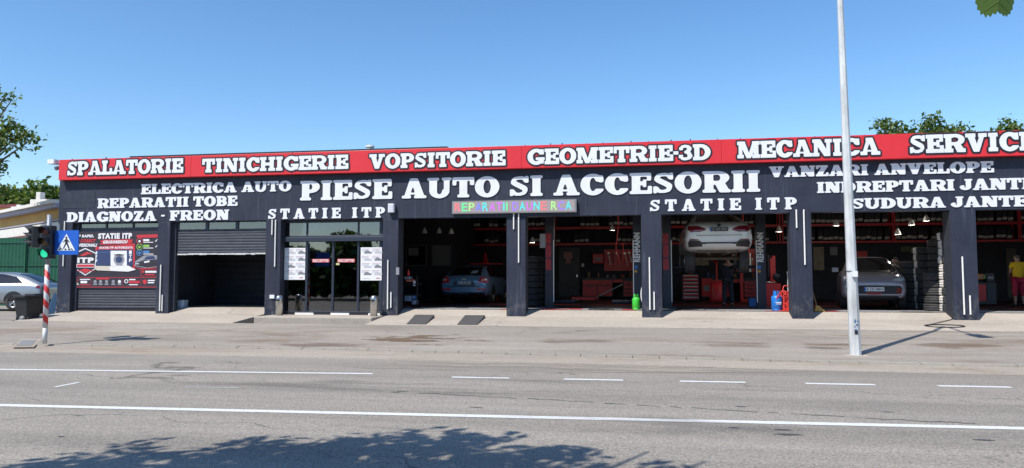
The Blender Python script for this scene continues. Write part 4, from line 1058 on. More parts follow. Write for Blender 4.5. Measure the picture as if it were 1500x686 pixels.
T_up, T_up0, T_flat, T_flat0 = tyre_mesh('x',1), tyre_mesh('x',0), tyre_mesh('z',1), tyre_mesh('z',0)
def tyre(me, loc, label, group, rz=0.0, scale=1.0):
    o = bpy.data.objects.new('tyre', me); COL.objects.link(o); o.location = loc; o.rotation_euler = (0,0,rz); o.scale = (scale,)*3
    return tag(o, label, 'tyre', group)
YK = YBK - .9
zA, zB = fz(850,356.4,YK-.35), fz(850,332.5,YK-.35)
zC = zB + (zB - zA)
racks = [(690,758,'behind the blue car'),(770,806,'by the red panelled lift post'),(813,962,'above the red workbench'),(968,1142,'behind the lifted white car'),(1146,1306,'behind the grey mauve car'),(1309,1400,'behind the tyre stacks'),(1404,1489,'behind the person in yellow'),(1492,1600,'beyond the person in yellow')]
for i, (a, b, where) in enumerate(racks):
    x0, x1 = fx(a,YK), fx(b,YK)
    t = thing('tyre_rack', f'red steel tyre rack on the back wall {where}', 'rack', ((x0+x1)/2, YK, zA-.05), group='red tyre racks along the back wall')
    for z, lv in ((zA,'lower'),(zB,'upper')):
        for yy in (YK-.35, YK+.3): g = MB(); g.box(x0, x1, yy-.02, yy+.02, z-.07, z); g.build('shelf_beam', M_ired, t)
    for x in (x0, x1):
        g = MB(); g.box(x-.025, x+.025, YK-.36, YK+.32, zA-.08, zC+.1) if False else g.box(x-.025, x+.025, YK-.372, YK-.33, zA-.08, zC+.3); g.box(x-.025, x+.025, YK+.28, YK+.32, zA-.08, zC+.3); g.build('upright', M_ired, t)
    for z, lv in ((zA,'lower'),(zB,'upper')):
        x = x0 + .16; seg = random.random()
        dens = {0:.25,1:.75,2:.5,3:.55,4:.97,5:.9,6:.95,7:.9}[i]
        while x < x1 - .12:
            if random.random() < dens or (i in (4,6) and lv == 'lower'):
                k = random.choice((1,2,2,3,4)) if dens < .9 else 6
                for _ in range(k):
                    if x > x1 - .12: break
                    s_ = random.choice((.94,1.0,1.0,1.04))
                    tyre(T_up, (x, YK-.02+random.uniform(-.04,.04), z+.315*s_), f'black tyre, pale band, {lv} rack shelf {where}', f'tyres on the {lv} shelf {where}', scale=s_); o = S.collection.objects[-1]; o.rotation_euler = (random.uniform(-.16,.1), 0, random.uniform(-.05,.05)); x += .216
                x += random.choice((0,.02,.1))
            else: x += random.choice((.25,.4))
# stacks lying flat by the last column
def stack(px, Y, n, me, lab, z0=0.0, rz=0.0, s=1.0, jit=.015):
    p = at(px, 411, Y)
    for k in range(n):
        pos = 'bottom' if k == 0 else 'topmost' if k == n-1 else f'{k+1}th from the floor' if k > 2 else ('second from the floor' if k == 1 else 'third from the floor')
        tyre(me, (p.x+random.uniform(-jit,jit), Y+random.uniform(-jit,jit), z0+.1025*s+k*.207*s), f'{pos} tyre of the {lab}', 'tyres stacked on the workshop floor', rz+random.uniform(-.12,.12), s)
stack(1394, .95, 10, T_flat, 'white banded stack by the eighth column', s=1.06)
stack(1371, 1.5, 5, T_flat0, 'short stack beside the white banded one', s=1.05)
stack(1377, 2.5, 10, T_flat0, 'tall dark stack behind the banded one')
stack(1355, 3.0, 9, T_flat, 'dark stack left of the short stack')
stack(1334, 3.3, 7, T_flat0, 'dark stack nearest the leaning mechanic')
stack(781, 3.3, 8, T_flat0, 'dark stack beside the fifth column')
stack(796, 4.0, 8, T_flat0, 'dark stack by the red panelled lift post')
p = at(1362,381,2.2)

# ------------------------------------------------------------------ two post lifts
def lift_post(px, Y, lab, kind):
    p = at(px, 411, Y); z1 = 4.0
    t = thing('lift_post', lab, 'lift post', (p.x, Y, 0), group='two post car lifts')
    g = MB(); g.box(p.x-.14, p.x+.14, Y, Y+.26, .02, z1); g.build('column', M_dkmet, t, bevel=.01)
    g = MB(); g.box(p.x-.3, p.x+.3, Y-.15, Y+.5, 0, .03); g.build('base_plate', M_dkmet, t)
    if kind == 'text':
        za, zb_ = fz(px,341,Y), fz(px,384,Y)
        tm = plain_text('REHMANN', 0, 1, 0, 1, 0, 'x', None, None, bold=.045)
        mb = MB(); hgt = za-zb_
        fl = [tuple(f) for f in tm.f]
        mb.add([(p.x-.02-(v[2]-.5)*.19, Y-.004, zb_+v[0]*hgt) for v in tm.v], fl); mb.build('lettering', mat('post_white', (.66,.66,.66), .5), t)
        g = MB(); g.box(p.x-.10, p.x-.01, Y-.006, Y-.002, fz(px,394,Y), fz(px,389,Y)); g.build('sticker', mat('sticker_blue', (.04,.14,.4), .5), t)
        g = MB(); g.lathe([(0,Y-.012),(.045,Y-.012),(.045,Y)], (p.x-.06,0,fz(px,397.5,Y)), 12, axis='y'); g.build('button', mat('button_yellow', (.5,.3,.05), .5), t)
    else:
        for y0, y1 in ((342,357),(358.5,377),(379,396)):
            g = MB(); g.box(p.x-.12, p.x+.05, Y-.012, Y-.002, fz(px,y1,Y), fz(px,y0,Y)); o = g.build('red_panel', mat('post_red', (.35,.025,.035), .5, var=.5, scale=14), t)
    if kind != 'dark':
        s_ = 1 if kind == 'panel' else -1
        g = MB(); g.tube([(p.x+s_*.135, Y-.02, fz(px,443,Y)),(p.x+s_*.135, Y-.02, fz(px,352,Y))], .016, 6); g.build('edge_strip', M_tube, t)
    g = MB(); g.box(p.x-.11, p.x+.11, Y+.26, Y+.36, .9, 1.5); o = g.build('carriage', M_dkmet, t)
    g = MB(); sg_ = 1 if kind == 'panel' else -1
    za_ = 1.28 if px > 960 else .18
    g.tube([(p.x, Y+.3, za_),(p.x+sg_*.8, Y+1.2, za_)], .05, 6); g.build('arm', M_dkmet, t); g = MB(); g.tube([(p.x, Y+.3, za_),(p.x+sg_*.8, Y-.0+.15, za_)], .05, 6); g.build('arm', M_dkmet, t)
lift_post(805, 2.3, 'dark lift post with red panels in the bay with the red workbench', 'panel')
lift_post(934.5, 2.0, 'dark lift post lettered REHMANN beside the green gas cylinder', 'text')
lift_post(977.5, 2.6, 'dark lift post with red panels left of the lifted white car', 'panel')
lift_post(1115.5, 2.4, 'dark lift post lettered REHMANN right of the lifted white car', 'text')
p = at(797,352,2.4)
t = thing('control_box', 'grey control box hanging beside the left lift post', 'control box', (p.x,2.4,p.z)); g = MB(); g.rbox(p.x-.13,p.x+.10,2.3,2.45,p.z-.25,p.z+.2,.03); g.build('case', mat('control_grey', (.30,.33,.36), .5), t); g = MB(); g.tube([(p.x,2.4,p.z+.2),(p.x-.05,2.4,4.3)], .015, 6); g.build('cable', M_plast, t)

# ------------------------------------------------------------------ back wall furniture
YW = YBK - .21
def wpanel(name, lab, cat, px0, px1, y0, y1, m, Y=YW, th=.03, parts=None):
    a, b = at(px0, y1, Y), at(px1, y0, Y)
    t = thing(name, lab, cat, ((a.x+b.x)/2, Y, a.z)); g = MB(); g.box(a.x, b.x, Y-th, Y-.001, a.z, b.z); g.build('panel', m, t); return t, a, b
M_door = mat('inner_door', (.045,.05,.06), .5, var=.2); M_tan = mat('poster_tan', (.34,.30,.22), .7, var=.3, scale=5)
t, a, b = wpanel('back_door', 'dark inner door with a pinkish notice in the back wall', 'door', 819, 849, 363, 434, M_door, th=.06)
g = MB(); q0, q1 = at(826,372.5,YW-.07), at(838.5,379,YW-.07); g.box(q0.x,q1.x,YW-.072,YW-.062,q1.z,q0.z+.1); q2,q3 = at(829,379,YW-.07),at(836,386,YW-.07); g.box(q2.x,q3.x,YW-.072,YW-.062,q3.z,q1.z); g.build('notice', mat('notice_pink', (.40,.20,.19), .6), t)
g = MB(); g.box(b.x-.15,b.x-.09,YW-.1,YW-.062,1.0,1.12); g.build('handle', M_steel, t)
t, a, b = wpanel('light_switch', 'small pale switch on the wall right of the back door', 'switch', 852, 855.5, 386, 391, M_white)
def toolboard(lab, px0, px1, y0, y1, n, seed):
    t, a, b = wpanel('tool_board', lab, 'tool board', px0, px1, y0, y1, M_ired, th=.04)
    rr = random.Random(seed)
    for k in range(n):
        x = a.x + (b.x-a.x)*(.12+.76*k/max(1,n-1)); z = b.z - rr.uniform(.15,.3)*(b.z-a.z); L = rr.uniform(.3,.6)*(b.z-a.z)
        g = MB(); g.tube([(x,YW-.07,z),(x+rr.uniform(-.15,.15),YW-.07,z-L)], .018, 6); g.box(x-.04,x+.04,YW-.09,YW-.045,z-.03,z+.03); g.build('hanging_tool', M_steel if rr.random() < .5 else M_plast, t)
toolboard('red tool board above the red workbench', 885, 940, 365.5, 397, 8, 1)
toolboard('red tool board under the lifted white car', 1075, 1111, 372, 398, 6, 2)
toolboard('plain red tool board behind the grey mauve car', 1245, 1270, 368, 381, 0, 3)
toolboard('dark red board on the back wall above the blue car', 677, 692, 362, 384, 3, 4)
def bench(lab, px0, px1, Y, ztop_, seed, doors=2):
    x0, x1 = fx(px0,Y), fx(px1,Y); t = thing('workbench', lab, 'workbench', ((x0+x1)/2, Y, 0)); L = x1-x0
    g = MB(); g.box(x0-.03, x1+.03, Y-.03, Y+.7, ztop_-.06, ztop_); g.build('top', M_plast, t)
    g = MB(); g.box(x0, x0+L*.55, Y+.02, Y+.65, .12, ztop_-.06); g.box(x1-L*.26, x1, Y+.02, Y+.65, .12, ztop_-.06); g.build('carcass', M_dkmet, t)
    for k in range(doors):
        g = MB(); w_ = L*.55/doors; g.box(x0+w_*k+.02, x0+w_*(k+1)-.02, Y-.0, Y+.018, .16, ztop_-.36); o = g.build('door', M_ired, t); h = MB(); h.box(x0+w_*k+w_*.35, x0+w_*k+w_*.65, Y-.02, Y-.002, ztop_-.42, ztop_-.40); h.build('handle', M_plast, o)
    g = MB(); g.box(x0+.02, x0+L*.55-.02, Y, Y+.018, ztop_-.32, ztop_-.10); g.build('drawer', M_ired, t)
    for k in range(4):
        g = MB(); zz = .16+k*(ztop_-.28)/4; g.box(x1-L*.26+.02, x1-.02, Y, Y+.018, zz, zz+(ztop_-.28)/4-.03); o = g.build('drawer', M_ired, t); h = MB(); h.box(x1-L*.26+L*.06, x1-L*.06, Y-.02, Y-.002, zz+.1, zz+.125); h.build('handle', M_plast, o)
    g = MB(); g.box(x0+L*.55+.02, x1-L*.26-.02, Y, Y+.018, ztop_-.22, ztop_-.08); g.build('drawer', M_ired, t)
    for s_ in (x0+.05, x1-.05):
        g = MB(); g.box(s_-.04, s_+.04, Y+.05, Y+.6, 0, .12); g.build('leg', M_plast, t)
    rr = random.Random(seed)
    for k in range(6):
        x = x0 + L*(.1+.8*k/5)+rr.uniform(-.1,.1); h = rr.uniform(.1,.32); r_ = rr.uniform(.04,.09)
        cc = rr.choice(((.28,.2,.12),(.3,.3,.28),(.06,.1,.25),(.35,.1,.06)))
        o = thing('bottle' if k % 2 else 'jar', f"{['first','second','third','fourth','fifth','sixth'][k]} small {'bottle' if k%2 else 'jar'} from the left on the {lab}", 'bottle' if k % 2 else 'jar', (x,Y+.3,ztop_), group='small things on the '+lab)
        g = MB(); g.lathe([(0,0),(r_,0),(r_,h*.7),(r_*.45,h*.85),(r_*.4,h),(0,h)] if k % 2 else [(0,0),(r_,0),(r_,h*.8),(r_*.9,h*.82),(r_*.9,h),(0,h)], (x,Y+.3,ztop_), 10); g.build('body', mat(f'ware_{cc[0]:.2f}', cc, .5), o)
bench('red workbench by the back door', 853, 934, YBK-1.3, .98, 5)
bench('red workbench under the lifted car', 1028, 1112, YBK-1.6, .98, 6)
# red tool chest
Y = 8.5; x0, x1 = fx(999,Y), fx(1024,Y); zt_ = fz(1010,401,Y)
t = thing('tool_chest', 'tall red tool chest of seven drawers left of the lifted car', 'tool chest', ((x0+x1)/2,Y,0))
g = MB(); g.box(x0,x1,Y,Y+.6,.1,zt_); g.build('carcass', M_dkmet, t)
for k in range(7):
    dz = (zt_-.14)/7; g = MB(); g.box(x0+.03,x1-.03,Y-.02,Y-.001,.12+dz*k+.015,.12+dz*(k+1)-.04); o = g.build('drawer', M_ired, t); h = MB(); h.box(x0+.06,x1-.06,Y-.05,Y-.021,.12+dz*(k+1)-.065,.12+dz*(k+1)-.045); h.build('handle', M_steel, o)
for s_ in (x0+.08, x1-.08): g = MB(); g.lathe([(0,-.02),(.05,-.02),(.05,.02),(0,.02)], (s_,Y+.1,.05), 10, axis='x'); g.build('caster', M_plast, t)
x = (x0+x1)/2; t = thing('oil_can', 'small red oil can standing on the tool chest', 'can', (x,Y+.2,zt_)); g = MB(); g.lathe([(0,0),(.07,0),(.07,.14),(.02,.24),(.015,.34),(0,.34)], (x,Y+.2,zt_), 10); g.build('body', M_ired, t)
# tyre machine
def machine(lab, px, Y, col):
    p = at(px, 411, Y); t = thing('tyre_machine', lab, 'machine', (p.x,Y,0))
    g = MB(); g.rbox(p.x-.38,p.x+.38,Y,Y+.8,0,.75,.06); g.build('base', col, t); g = MB(); g.lathe([(0,.75),(.3,.76),(.33,.80),(.1,.83),(0,.83)], (p.x,Y+.35,0), 18); g.build('turntable', M_steel, t)
    g = MB(); g.box(p.x+.12,p.x+.30,Y+.6,Y+.78,.7,1.75); g.build('column', col, t); g = MB(); g.tube([(p.x+.2,Y+.7,1.7),(p.x,Y+.3,1.7)], .05, 8); g.tube([(p.x,Y+.3,1.8),(p.x,Y+.3,1.0)], .035, 8); g.build('arm', M_dkmet, t)
    g = MB(); g.lathe([(0,Y-.04),(.12,Y-.04),(.14,Y)], (p.x+.22,0,.98), 14, axis='y'); g.build('gauge', M_dkmet, t)
machine('red tyre machine right of the lifted car', 1128, 6.2, M_ired)
wpanel('wall_map', 'pale tan map on the back wall behind the lifted car wheel', 'poster', 1000, 1038, 360, 389, M_tan)
wpanel('wall_map', 'tall tan wall chart left of the grey mauve car', 'poster', 1192, 1206.5, 362, 396, M_tan)
wpanel('calendar', 'small grey calendar beside the tall tan wall chart', 'calendar', 1216, 1226.5, 362, 374, B_gr)
wpanel('wall_plan', 'faint olive poster above the leaning mechanic', 'poster', 1320, 1349, 361, 369, mat('poster_olive', (.12,.12,.07), .7, var=.4, scale=7))
wpanel('back_door', 'grey brown door in the back wall behind the person in yellow', 'door', 1476, 1488, 364, 436, mat('door_brown', (.10,.09,.08), .6))
wpanel('monitor', 'dark screen in a thin pale frame behind the blue car', 'screen', 733, 743, 374, 388, M_plast)
# office partition with two windows behind the first open bay
YO = 9.0; xo0, xo1 = -8.34, fx(668,YO)
t = thing('office_partition', 'dark office wall with two windows at the back of the bay with the blue car', 'wall', ((xo0+xo1)/2,YO,0))
g = MB(); g.box(xo0, xo1, YO, YO+.15, 0, 4.5); g.box(xo1-.15, xo1, YO+.151, YBK-.21, 0, 4.5); g.build('wall', M_inside, t)
for px0, px1, y0, y1, m in ((594,625,359,390,M_glass),(632,661,359,390,mat('window_blind', (.16,.17,.17), .6))):
    a, b = at(px0,y1,YO-.03), at(px1,y0,YO-.03)
    g = MB(); g.box(a.x,b.x,YO-.04,YO-.002,a.z,a.z+.05); g.box(a.x,b.x,YO-.04,YO-.002,b.z-.05,b.z); g.box(a.x,a.x+.05,YO-.04,YO-.002,a.z+.05,b.z-.05); g.box(b.x-.05,b.x,YO-.04,YO-.002,a.z+.05,b.z-.05); o = g.build('window', mat('window_frame_grey', (.10,.11,.12), .5), t)
    g = MB(); g.box(a.x+.05,b.x-.05,YO-.02,YO-.008,a.z+.05,b.z-.05); g.build('pane', m, o)
a, b = at(598,378,YO-.05), at(613,363,YO-.05); g = MB(); g.box(a.x,b.x,YO-.052,YO-.044,a.z+.1,b.z); t2 = tag(g.build('notice', B_gr), 'grey notice sheet in the left office window', 'notice')
# pendant lamps
for px, y, Y, lab in ((622,338,5,'glass pendant lamp on the left in the bay with the blue car'),(643.5,338,5,'glass pendant lamp on the right in the bay with the blue car'),(661,339,5,'small flat pendant lamp left of the tyre rack'),(897,334,6,'white cone pendant lamp above the red workbench'),(1225,327,4,'white cone pendant lamp beside the lamp post'),(1315,340,5,'hanging lamp nearest the grey car above its roof'),(1335,326,5,'second hanging lamp above the tyre stacks'),(1357,320,5,'highest hanging lamp above the tyre stacks'),(1141,336,5,'white cone lamp right of the lifted car'),(780,352,5,'round pendant lamp above the dark tyre stacks')):
    p = at(px,y,Y); t = thing('pendant_lamp', lab, 'lamp', (p.x,Y,p.z), group='lamps hanging in the workshop')
    g = MB(); g.lathe([(.10,-.09),(.085,-.02),(.05,.06),(.02,.12),(0,.12)], (p.x,Y,p.z), 14); g.build('shade', mat('lamp_shade_white', (.62,.60,.56), .5), t)
    if px < 670: g = MB(); g.tube([(p.x,Y,p.z+.12),(p.x,Y,4.55)], .006, 5); g.build('cord', M_plast, t); continue
    bl = bpy.data.lights.new('fill_bulb', 'POINT'); bl.energy = 12; bl.shadow_soft_size = .06; bl.color = (1,.95,.88); bo = bpy.data.objects.new('fill_bulb', bl); COL.objects.link(bo); bo.parent = t; bo.location = (0,0,-.26)  # weak point light added below the shade as fill for the dark workshop
    g = MB(); g.tube([(p.x,Y,p.z+.12),(p.x,Y,4.55)], .006, 5); g.build('cord', M_plast, t)
# ------------------------------------------------------------------ things near the threshold
def cylinder(px, ybot, Y, wpx, hpx, colm, lab):
    p = at(px, 411, Y); s_ = (fx(px+wpx/2,Y)-fx(px-wpx/2,Y))/2; h = hpx*(fz(px,430,Y)-fz(px,431,Y)); z0 = 0.0
    t = thing('gas_cylinder', lab, 'gas cylinder', (p.x,Y,z0))
    g = MB(); g.lathe([(0,0),(s_*.9,0),(s_*.92,.03),(s_*.8,.035),(s_,.07),(s_,h*.62),(s_*.92,h*.72),(s_*.6,h*.78),(0,h*.79)], (p.x,Y,z0), 22); g.build('tank', colm, t)
    g = MB()
    for k in range(10):
        a0, a1 = 6.283*k/10, 6.283*(k+1)/10
        if k in (2,7): continue
        pts = [(p.x+s_*.62*math.cos(a),Y+s_*.62*math.sin(a)) for a in (a0,a1)]
        g.add([(*pts[0],h*.76),(*pts[1],h*.76),(*pts[1],h),(*pts[0],h)], [(0,1,2,3)])
    g.build('collar', colm, t)
    g = MB(); g.tube([(p.x,Y,h*.78),(p.x,Y,h*.93)], .025, 8); g.build('valve', M_steel, t); return t, p, s_, h
cylinder(931.5, 456, .95, 11.5, 23, mat('cylinder_green', (.05,.52,.05), .4), 'bright green gas cylinder beside the sixth column')
t, p, s_, h = cylinder(1137, 459, .9, 16, 29, mat('cylinder_blue', (.01,.17,.55), .4), 'bright blue gas cylinder beside the seventh column')
for k in range(2):
    plain_text('GAZ' if k == 0 else 'LPG', p.x-.02, p.x+.12, h*(.52-.09*k), h*(.58-.09*k), .9-s_-.004, 'lettering', M_white, t) if False else None
g = MB(); g.box(p.x-.06,p.x+.10,.9-s_-.004,.9-s_+.04,h*.40,h*.44); g.box(p.x-.04,p.x+.10,.9-s_-.004,.9-s_+.04,h*.33,h*.36); g.build('label', M_white, t)
M_bred = mat('crate_red', (.62,.05,.04), .45)
Y = .75; x0, x1 = fx(1147.5,Y), fx(1160,Y)
t = thing('red_cage', 'red metal cage with a jerrycan shape leaning by the seventh column', 'cage', ((x0+x1)/2,Y,0))
g = MB()
for x in (x0,(x0+x1)/2,x1): g.box(x-.02,x+.02,Y,Y+.04,.02,.55); g.box(x-.02,x+.02,Y+.35,Y+.39,.02,.55)
for z in (.05,.2,.36,.53): g.box(x0,x1,Y-.006,Y+.0,z,z+.03); g.box(x0-.004,x0+.03,Y+.041,Y+.349,z,z+.03)
g.build('bars', M_bred, t); g = MB(); g.rbox(x0+.03,x1-.03,Y+.06,Y+.33,.03,.45,.04); g.build('container', M_bred, t)
g = MB(); g.box(x0-.15,x1,Y-.25,Y+.4,.003,.02); g.build('base', M_bred, t)
p = at(1157,411,.95); t = thing('trolley_jack', 'grey upright handle with a white ball top behind the red cage', 'jack', (p.x,.95,0))
g = MB(); g.tube([(p.x+.0,1.15,.02),(p.x,1.15,fz(1157,400,.95))], .035, 8); g.build('handle', M_galv, t); g = MB(); g.lathe([(0,-.05),(.05,0),(0,.05)], (p.x,1.15,fz(1157,399,.95)), 10); g.build('grip', M_white, t); g = MB(); g.box(p.x-.15,p.x+.15,1.0,1.6,0,.12); g.build('base', M_bred, t)
g = MB(); P = []
for k in range(24):
    q = k/23; pp = at(1157-20*q+4*math.sin(q*14), 418+20*q+5*math.sin(q*17), .80); P.append((pp.x, .72+.05*math.sin(q*9), pp.z))
g.tube(P, .014, 6); P2 = [(x+.05*math.sin(i), y+.02, z-.05*math.cos(i*.9)) for i, (x,y,z) in enumerate(P)]; g2 = tag(g.build('hose', M_bred), 'red hose looped over the blue cylinder and red cage', 'hose')
Y = 4.5; p = at(1105,447,Y); t = thing('plastic_box', 'small blue box on the floor under the lifted car', 'box', (p.x,Y,0)); g = MB(); g.rbox(p.x-.17,p.x+.17,Y,Y+.25,0,.26,.03); g.build('case', mat('box_blue', (.03,.15,.45), .5), t, bevel=.01); g = MB(); g.box(p.x-.12,p.x+.12,Y+.1,Y+.15,.26,.30); g.build('handle', M_plast, t)
# white bumper cover leaning on the sixth column
Y = .8; t = thing('bumper_cover', 'white car bumper cover standing on end behind the sixth column', 'bumper', (fx(941,Y),Y,0))
g = MB(); vs = []; n_ = 12
for i in range(n_):
    q = i/(n_-1); z = .05+q*.8; xx = fx(941,Y) + .12*(1-(2*q-1)**2)*-1+.06
    vs += [(xx,Y,z),(xx+.02,Y+.0,z),(xx+.16,Y+.25,z)]
g.add(vs, [(3*i+j,3*i+3+j,3*i+4+j,3*i+1+j) for i in range(n_-1) for j in range(2)], 0, True); o = g.build('shell', P_white, t); md = o.modifiers.new('s','SOLIDIFY'); md.thickness = .02
# broom with yellow bristles
p = at(1198,461,.55); t = thing('broom', 'broom with worn yellow bristles leaning behind the seventh column', 'broom', (p.x,.6,0))
g = MB(); g.tube([(p.x,.62,.12),(p.x-.3,.75,1.45)], .014, 6); g.build('handle', mat('broom_wood', (.25,.16,.08), .6), t)
g = MB(); g.add([(p.x-.04,.57,.16),(p.x+.04,.57,.16),(p.x+.2,.55,0),(p.x-.08,.55,0),(p.x-.04,.67,.16),(p.x+.04,.67,.16),(p.x+.2,.69,0),(p.x-.08,.69,0)], [(0,1,2,3),(4,7,6,5),(0,4,5,1),(1,5,6,2),(2,6,7,3),(3,7,4,0)]); g.build('bristles', mat('bristle_yellow', (.42,.26,.06), .8, var=.3, scale=30), t)
# repair trolley in the first open bay
Y = 1.3; xa, xb = fx(589,Y), fx(612,Y); t = thing('service_trolley', 'dark service trolley with blue boxes and orange topped gear by the fourth column', 'trolley', ((xa+xb)/2,Y,0))
zs = lambda y: fz(600,y,Y)
for z in (zs(450),zs(432),zs(416)): g = MB(); g.box(xa,xb,Y,Y+.45,z-.03,z); g.build('shelf', M_plast, t)
for x in (xa+.02,xb-.02): g = MB(); g.box(x-.015,x+.015,Y+.0,Y+.03,.05,zs(404)); g.build('post', M_plast, t)
for x in (xa+.06,xb-.06): g = MB(); g.lathe([(0,-.02),(.05,-.02),(.05,.02),(0,.02)], (x,Y+.1,.05), 10, axis='x'); g.build('caster', M_plast, t)
def boxy(name, lab, cat, px0, px1, y0, y1, Y, m, d=.25, rb=.03):
    a, b = at(px0,y1,Y), at(px1,y0,Y); t = thing(name, lab, cat, ((a.x+b.x)/2,Y,a.z)); g = MB(); g.rbox(a.x,b.x,Y,Y+d,a.z,b.z,min(rb,(b.x-a.x)*.3)); g.build('body', m, t, bevel=.008)
    g = MB(); g.box(a.x+(b.x-a.x)*.2,b.x-(b.x-a.x)*.2,Y-.006,Y-.001,a.z+(b.z-a.z)*.3,a.z+(b.z-a.z)*.6); g.build('label', B_gr, t); return t
boxy('supply_box','pale blue box on the middle shelf of the service trolley','box',592,602,432,441.5,1.32,mat('box_pale_blue',(.22,.30,.42),.5))
boxy('supply_box','deep blue box on the right of the service trolley','box',602.5,609,432,438,1.32,mat('box_blue',(.03,.15,.45),.5))
boxy('supply_box','grey blue box low on the right of the service trolley','box',602.5,610,440,446,1.3,mat('box_greyblue',(.30,.34,.42),.5))
boxy('supply_box','white box at the foot of the service trolley','box',592,601,450,453,1.3,M_white)
boxy('power_tool','orange topped power tool on the service trolley','tool',594,605,409.5,413,1.35,mat('tool_orange',(.6,.10,.03),.5))
boxy('meter','grey blue meter on top of the service trolley','meter',592,601,405.5,409.2,1.38,mat('box_greyblue',(.30,.34,.42),.5))
boxy('spray_can','white spray can on the right of the service trolley','can',604.5,608,411.5,419,1.3,M_white,.08)
p = at(597.5,404,1.4); t = thing('bottle', 'red bottle standing at the top of the service trolley', 'bottle', (p.x,1.45,p.z)); g = MB(); z = p.z; g.lathe([(0,0),(.045,0),(.045,.12),(.018,.17),(.018,.21),(0,.21)], (p.x,1.45,z), 10); g.build('body', M_bred, t)
p = at(711,411,9); t = thing('signal_cone', 'red cone on the bench behind the blue car', 'cone', (p.x,9,fz(711,386,9))); g = MB(); g.lathe([(.2,0),(.2,.03),(.13,.03),(.03,.45),(0,.45)], (p.x,9,fz(711,386,9)), 12); g.build('cone', M_ired, t); g = MB(); g.box(p.x-.7,p.x+.7,8.8,9.3,fz(711,386,9)-.04,fz(711,386,9)-.002); o=tag(g.build('wall_shelf', M_ired), 'red wall shelf carrying the red cone', 'shelf')
# tool cart in the last bay
Y = 5.0; xa, xb = fx(1428,Y), fx(1459,Y); t = thing('tool_cart', 'dark tool cart with red drawers behind the eighth column', 'tool cart', ((xa+xb)/2,Y,0))
g = MB(); g.box(xa,xb,Y,Y+.6,.1,fz(1445,414,Y)); g.build('carcass', M_plast, t); g = MB(); g.box(xa+.1,xa+(xb-xa)*.5,Y-.02,Y-.001,.2,fz(1445,417,Y)); g.build('drawer', M_ired, t); g = MB(); g.box(xa+(xb-xa)*.55,xb-.05,Y-.02,Y-.001,.2,fz(1445,417,Y)); g.build('drawer', M_dkmet, t)
boxy('parts_crate','orange crate with a green side on the tool cart','crate',1433,1441,401.5,409.5,4.95,mat('crate_orange',(.55,.20,.03),.5),.3)
boxy('supply_box','green box beside the orange crate on the tool cart','box',1441.3,1444,402,409,4.95,mat('box_green',(.12,.32,.05),.5))
boxy('supply_box','black box on the right end of the tool cart','box',1445,1457,400,413,5.05,M_plast)
Y = 7.0; p = at(1050,411,Y); t = thing('oil_drainer', 'tall thin red oil drainer standing left of the mechanic', 'oil drainer', (p.x,Y,0))
g = MB(); g.lathe([(0,.08),(.25,.08),(.27,.2),(.25,.75),(.1,.8),(0,.8)], (p.x,Y,0), 16); g.build('tank', M_ired, t); g = MB(); g.tube([(p.x,Y,.8),(p.x,Y,1.55)], .03, 8); g.build('mast', M_ired, t); g = MB(); g.lathe([(.05,1.5),(.3,1.68),(.31,1.68)], (p.x,Y,0), 16); g.build('funnel', M_ired, t)
Y = 9.5; p = at(1100,411,Y); t = thing('spring_compressor', 'red upright spring press on the back right of the lifted car bay', 'press', (p.x,Y,0))
g = MB(); g.box(p.x-.4,p.x+.4,Y,Y+.5,0,.12); g.box(p.x-.4,p.x-.28,Y+.1,Y+.25,.12,1.95); g.box(p.x+.28,p.x+.4,Y+.1,Y+.25,.12,1.95); g.box(p.x-.4,p.x+.4,Y+.08,Y+.27,1.951,2.12); g.build('frame', M_ired, t); g = MB(); g.tube([(p.x,Y+.17,1.95),(p.x,Y+.17,1.2)], .06, 10); g.build('ram', M_steel, t)
boxy('cabinet','red wall cabinet above the red workbench at its left','cabinet',868,884,372,386,12.9,M_ired,.3)
boxy('cabinet','red low cabinet at the left end of the lifted car bay','cabinet',1028,1043,408,434,10.5,M_ired,.5)
boxy('battery_charger','red battery charger on the floor behind the blue car','charger',716,728,432,441,9,M_ired,.4)
Y = 9.6; p = at(862,411,Y); t = thing('floor_jack', 'long red floor jack lying in front of the red workbench', 'jack', (p.x,Y,0))
g = MB(); g.box(p.x-.7,p.x+.4,Y,Y+.3,.05,.17); g.build('chassis', M_ired, t); g = MB(); g.tube([(p.x+.3,Y+.15,.15),(p.x+1.4,Y+.15,.7)], .025, 6); g.build('handle', M_steel, t); g = MB(); g.lathe([(0,.17),(.09,.17),(.1,.24),(0,.24)], (p.x-.55,Y+.15,0), 12); g.build('saddle', M_dkmet, t)
for x_ in (-.55,.3): g = MB(); g.lathe([(0,-.02),(.06,-.02),(.06,.32),(0,.32)], (p.x+x_,Y,.06), 10, axis='y'); g.build('wheel', M_plast, t)
for px, Y, nm in ((1088,5.5,'right of the mechanic'),(905,7.5,'above the red workbench'),(760,6.0,'behind the fifth column')):
    p = at(px,411,Y); g = MB(); g.tube([(p.x,Y,4.5),(p.x+.05,Y,3.0),(p.x-.06,Y,2.1),(p.x+.1,Y,1.5),(p.x+.25,Y,1.65),(p.x+.2,Y,2.3)], .016, 6); tag(g.build('air_hose', M_bred), f'red air hose hanging from the ceiling {nm}', 'hose')
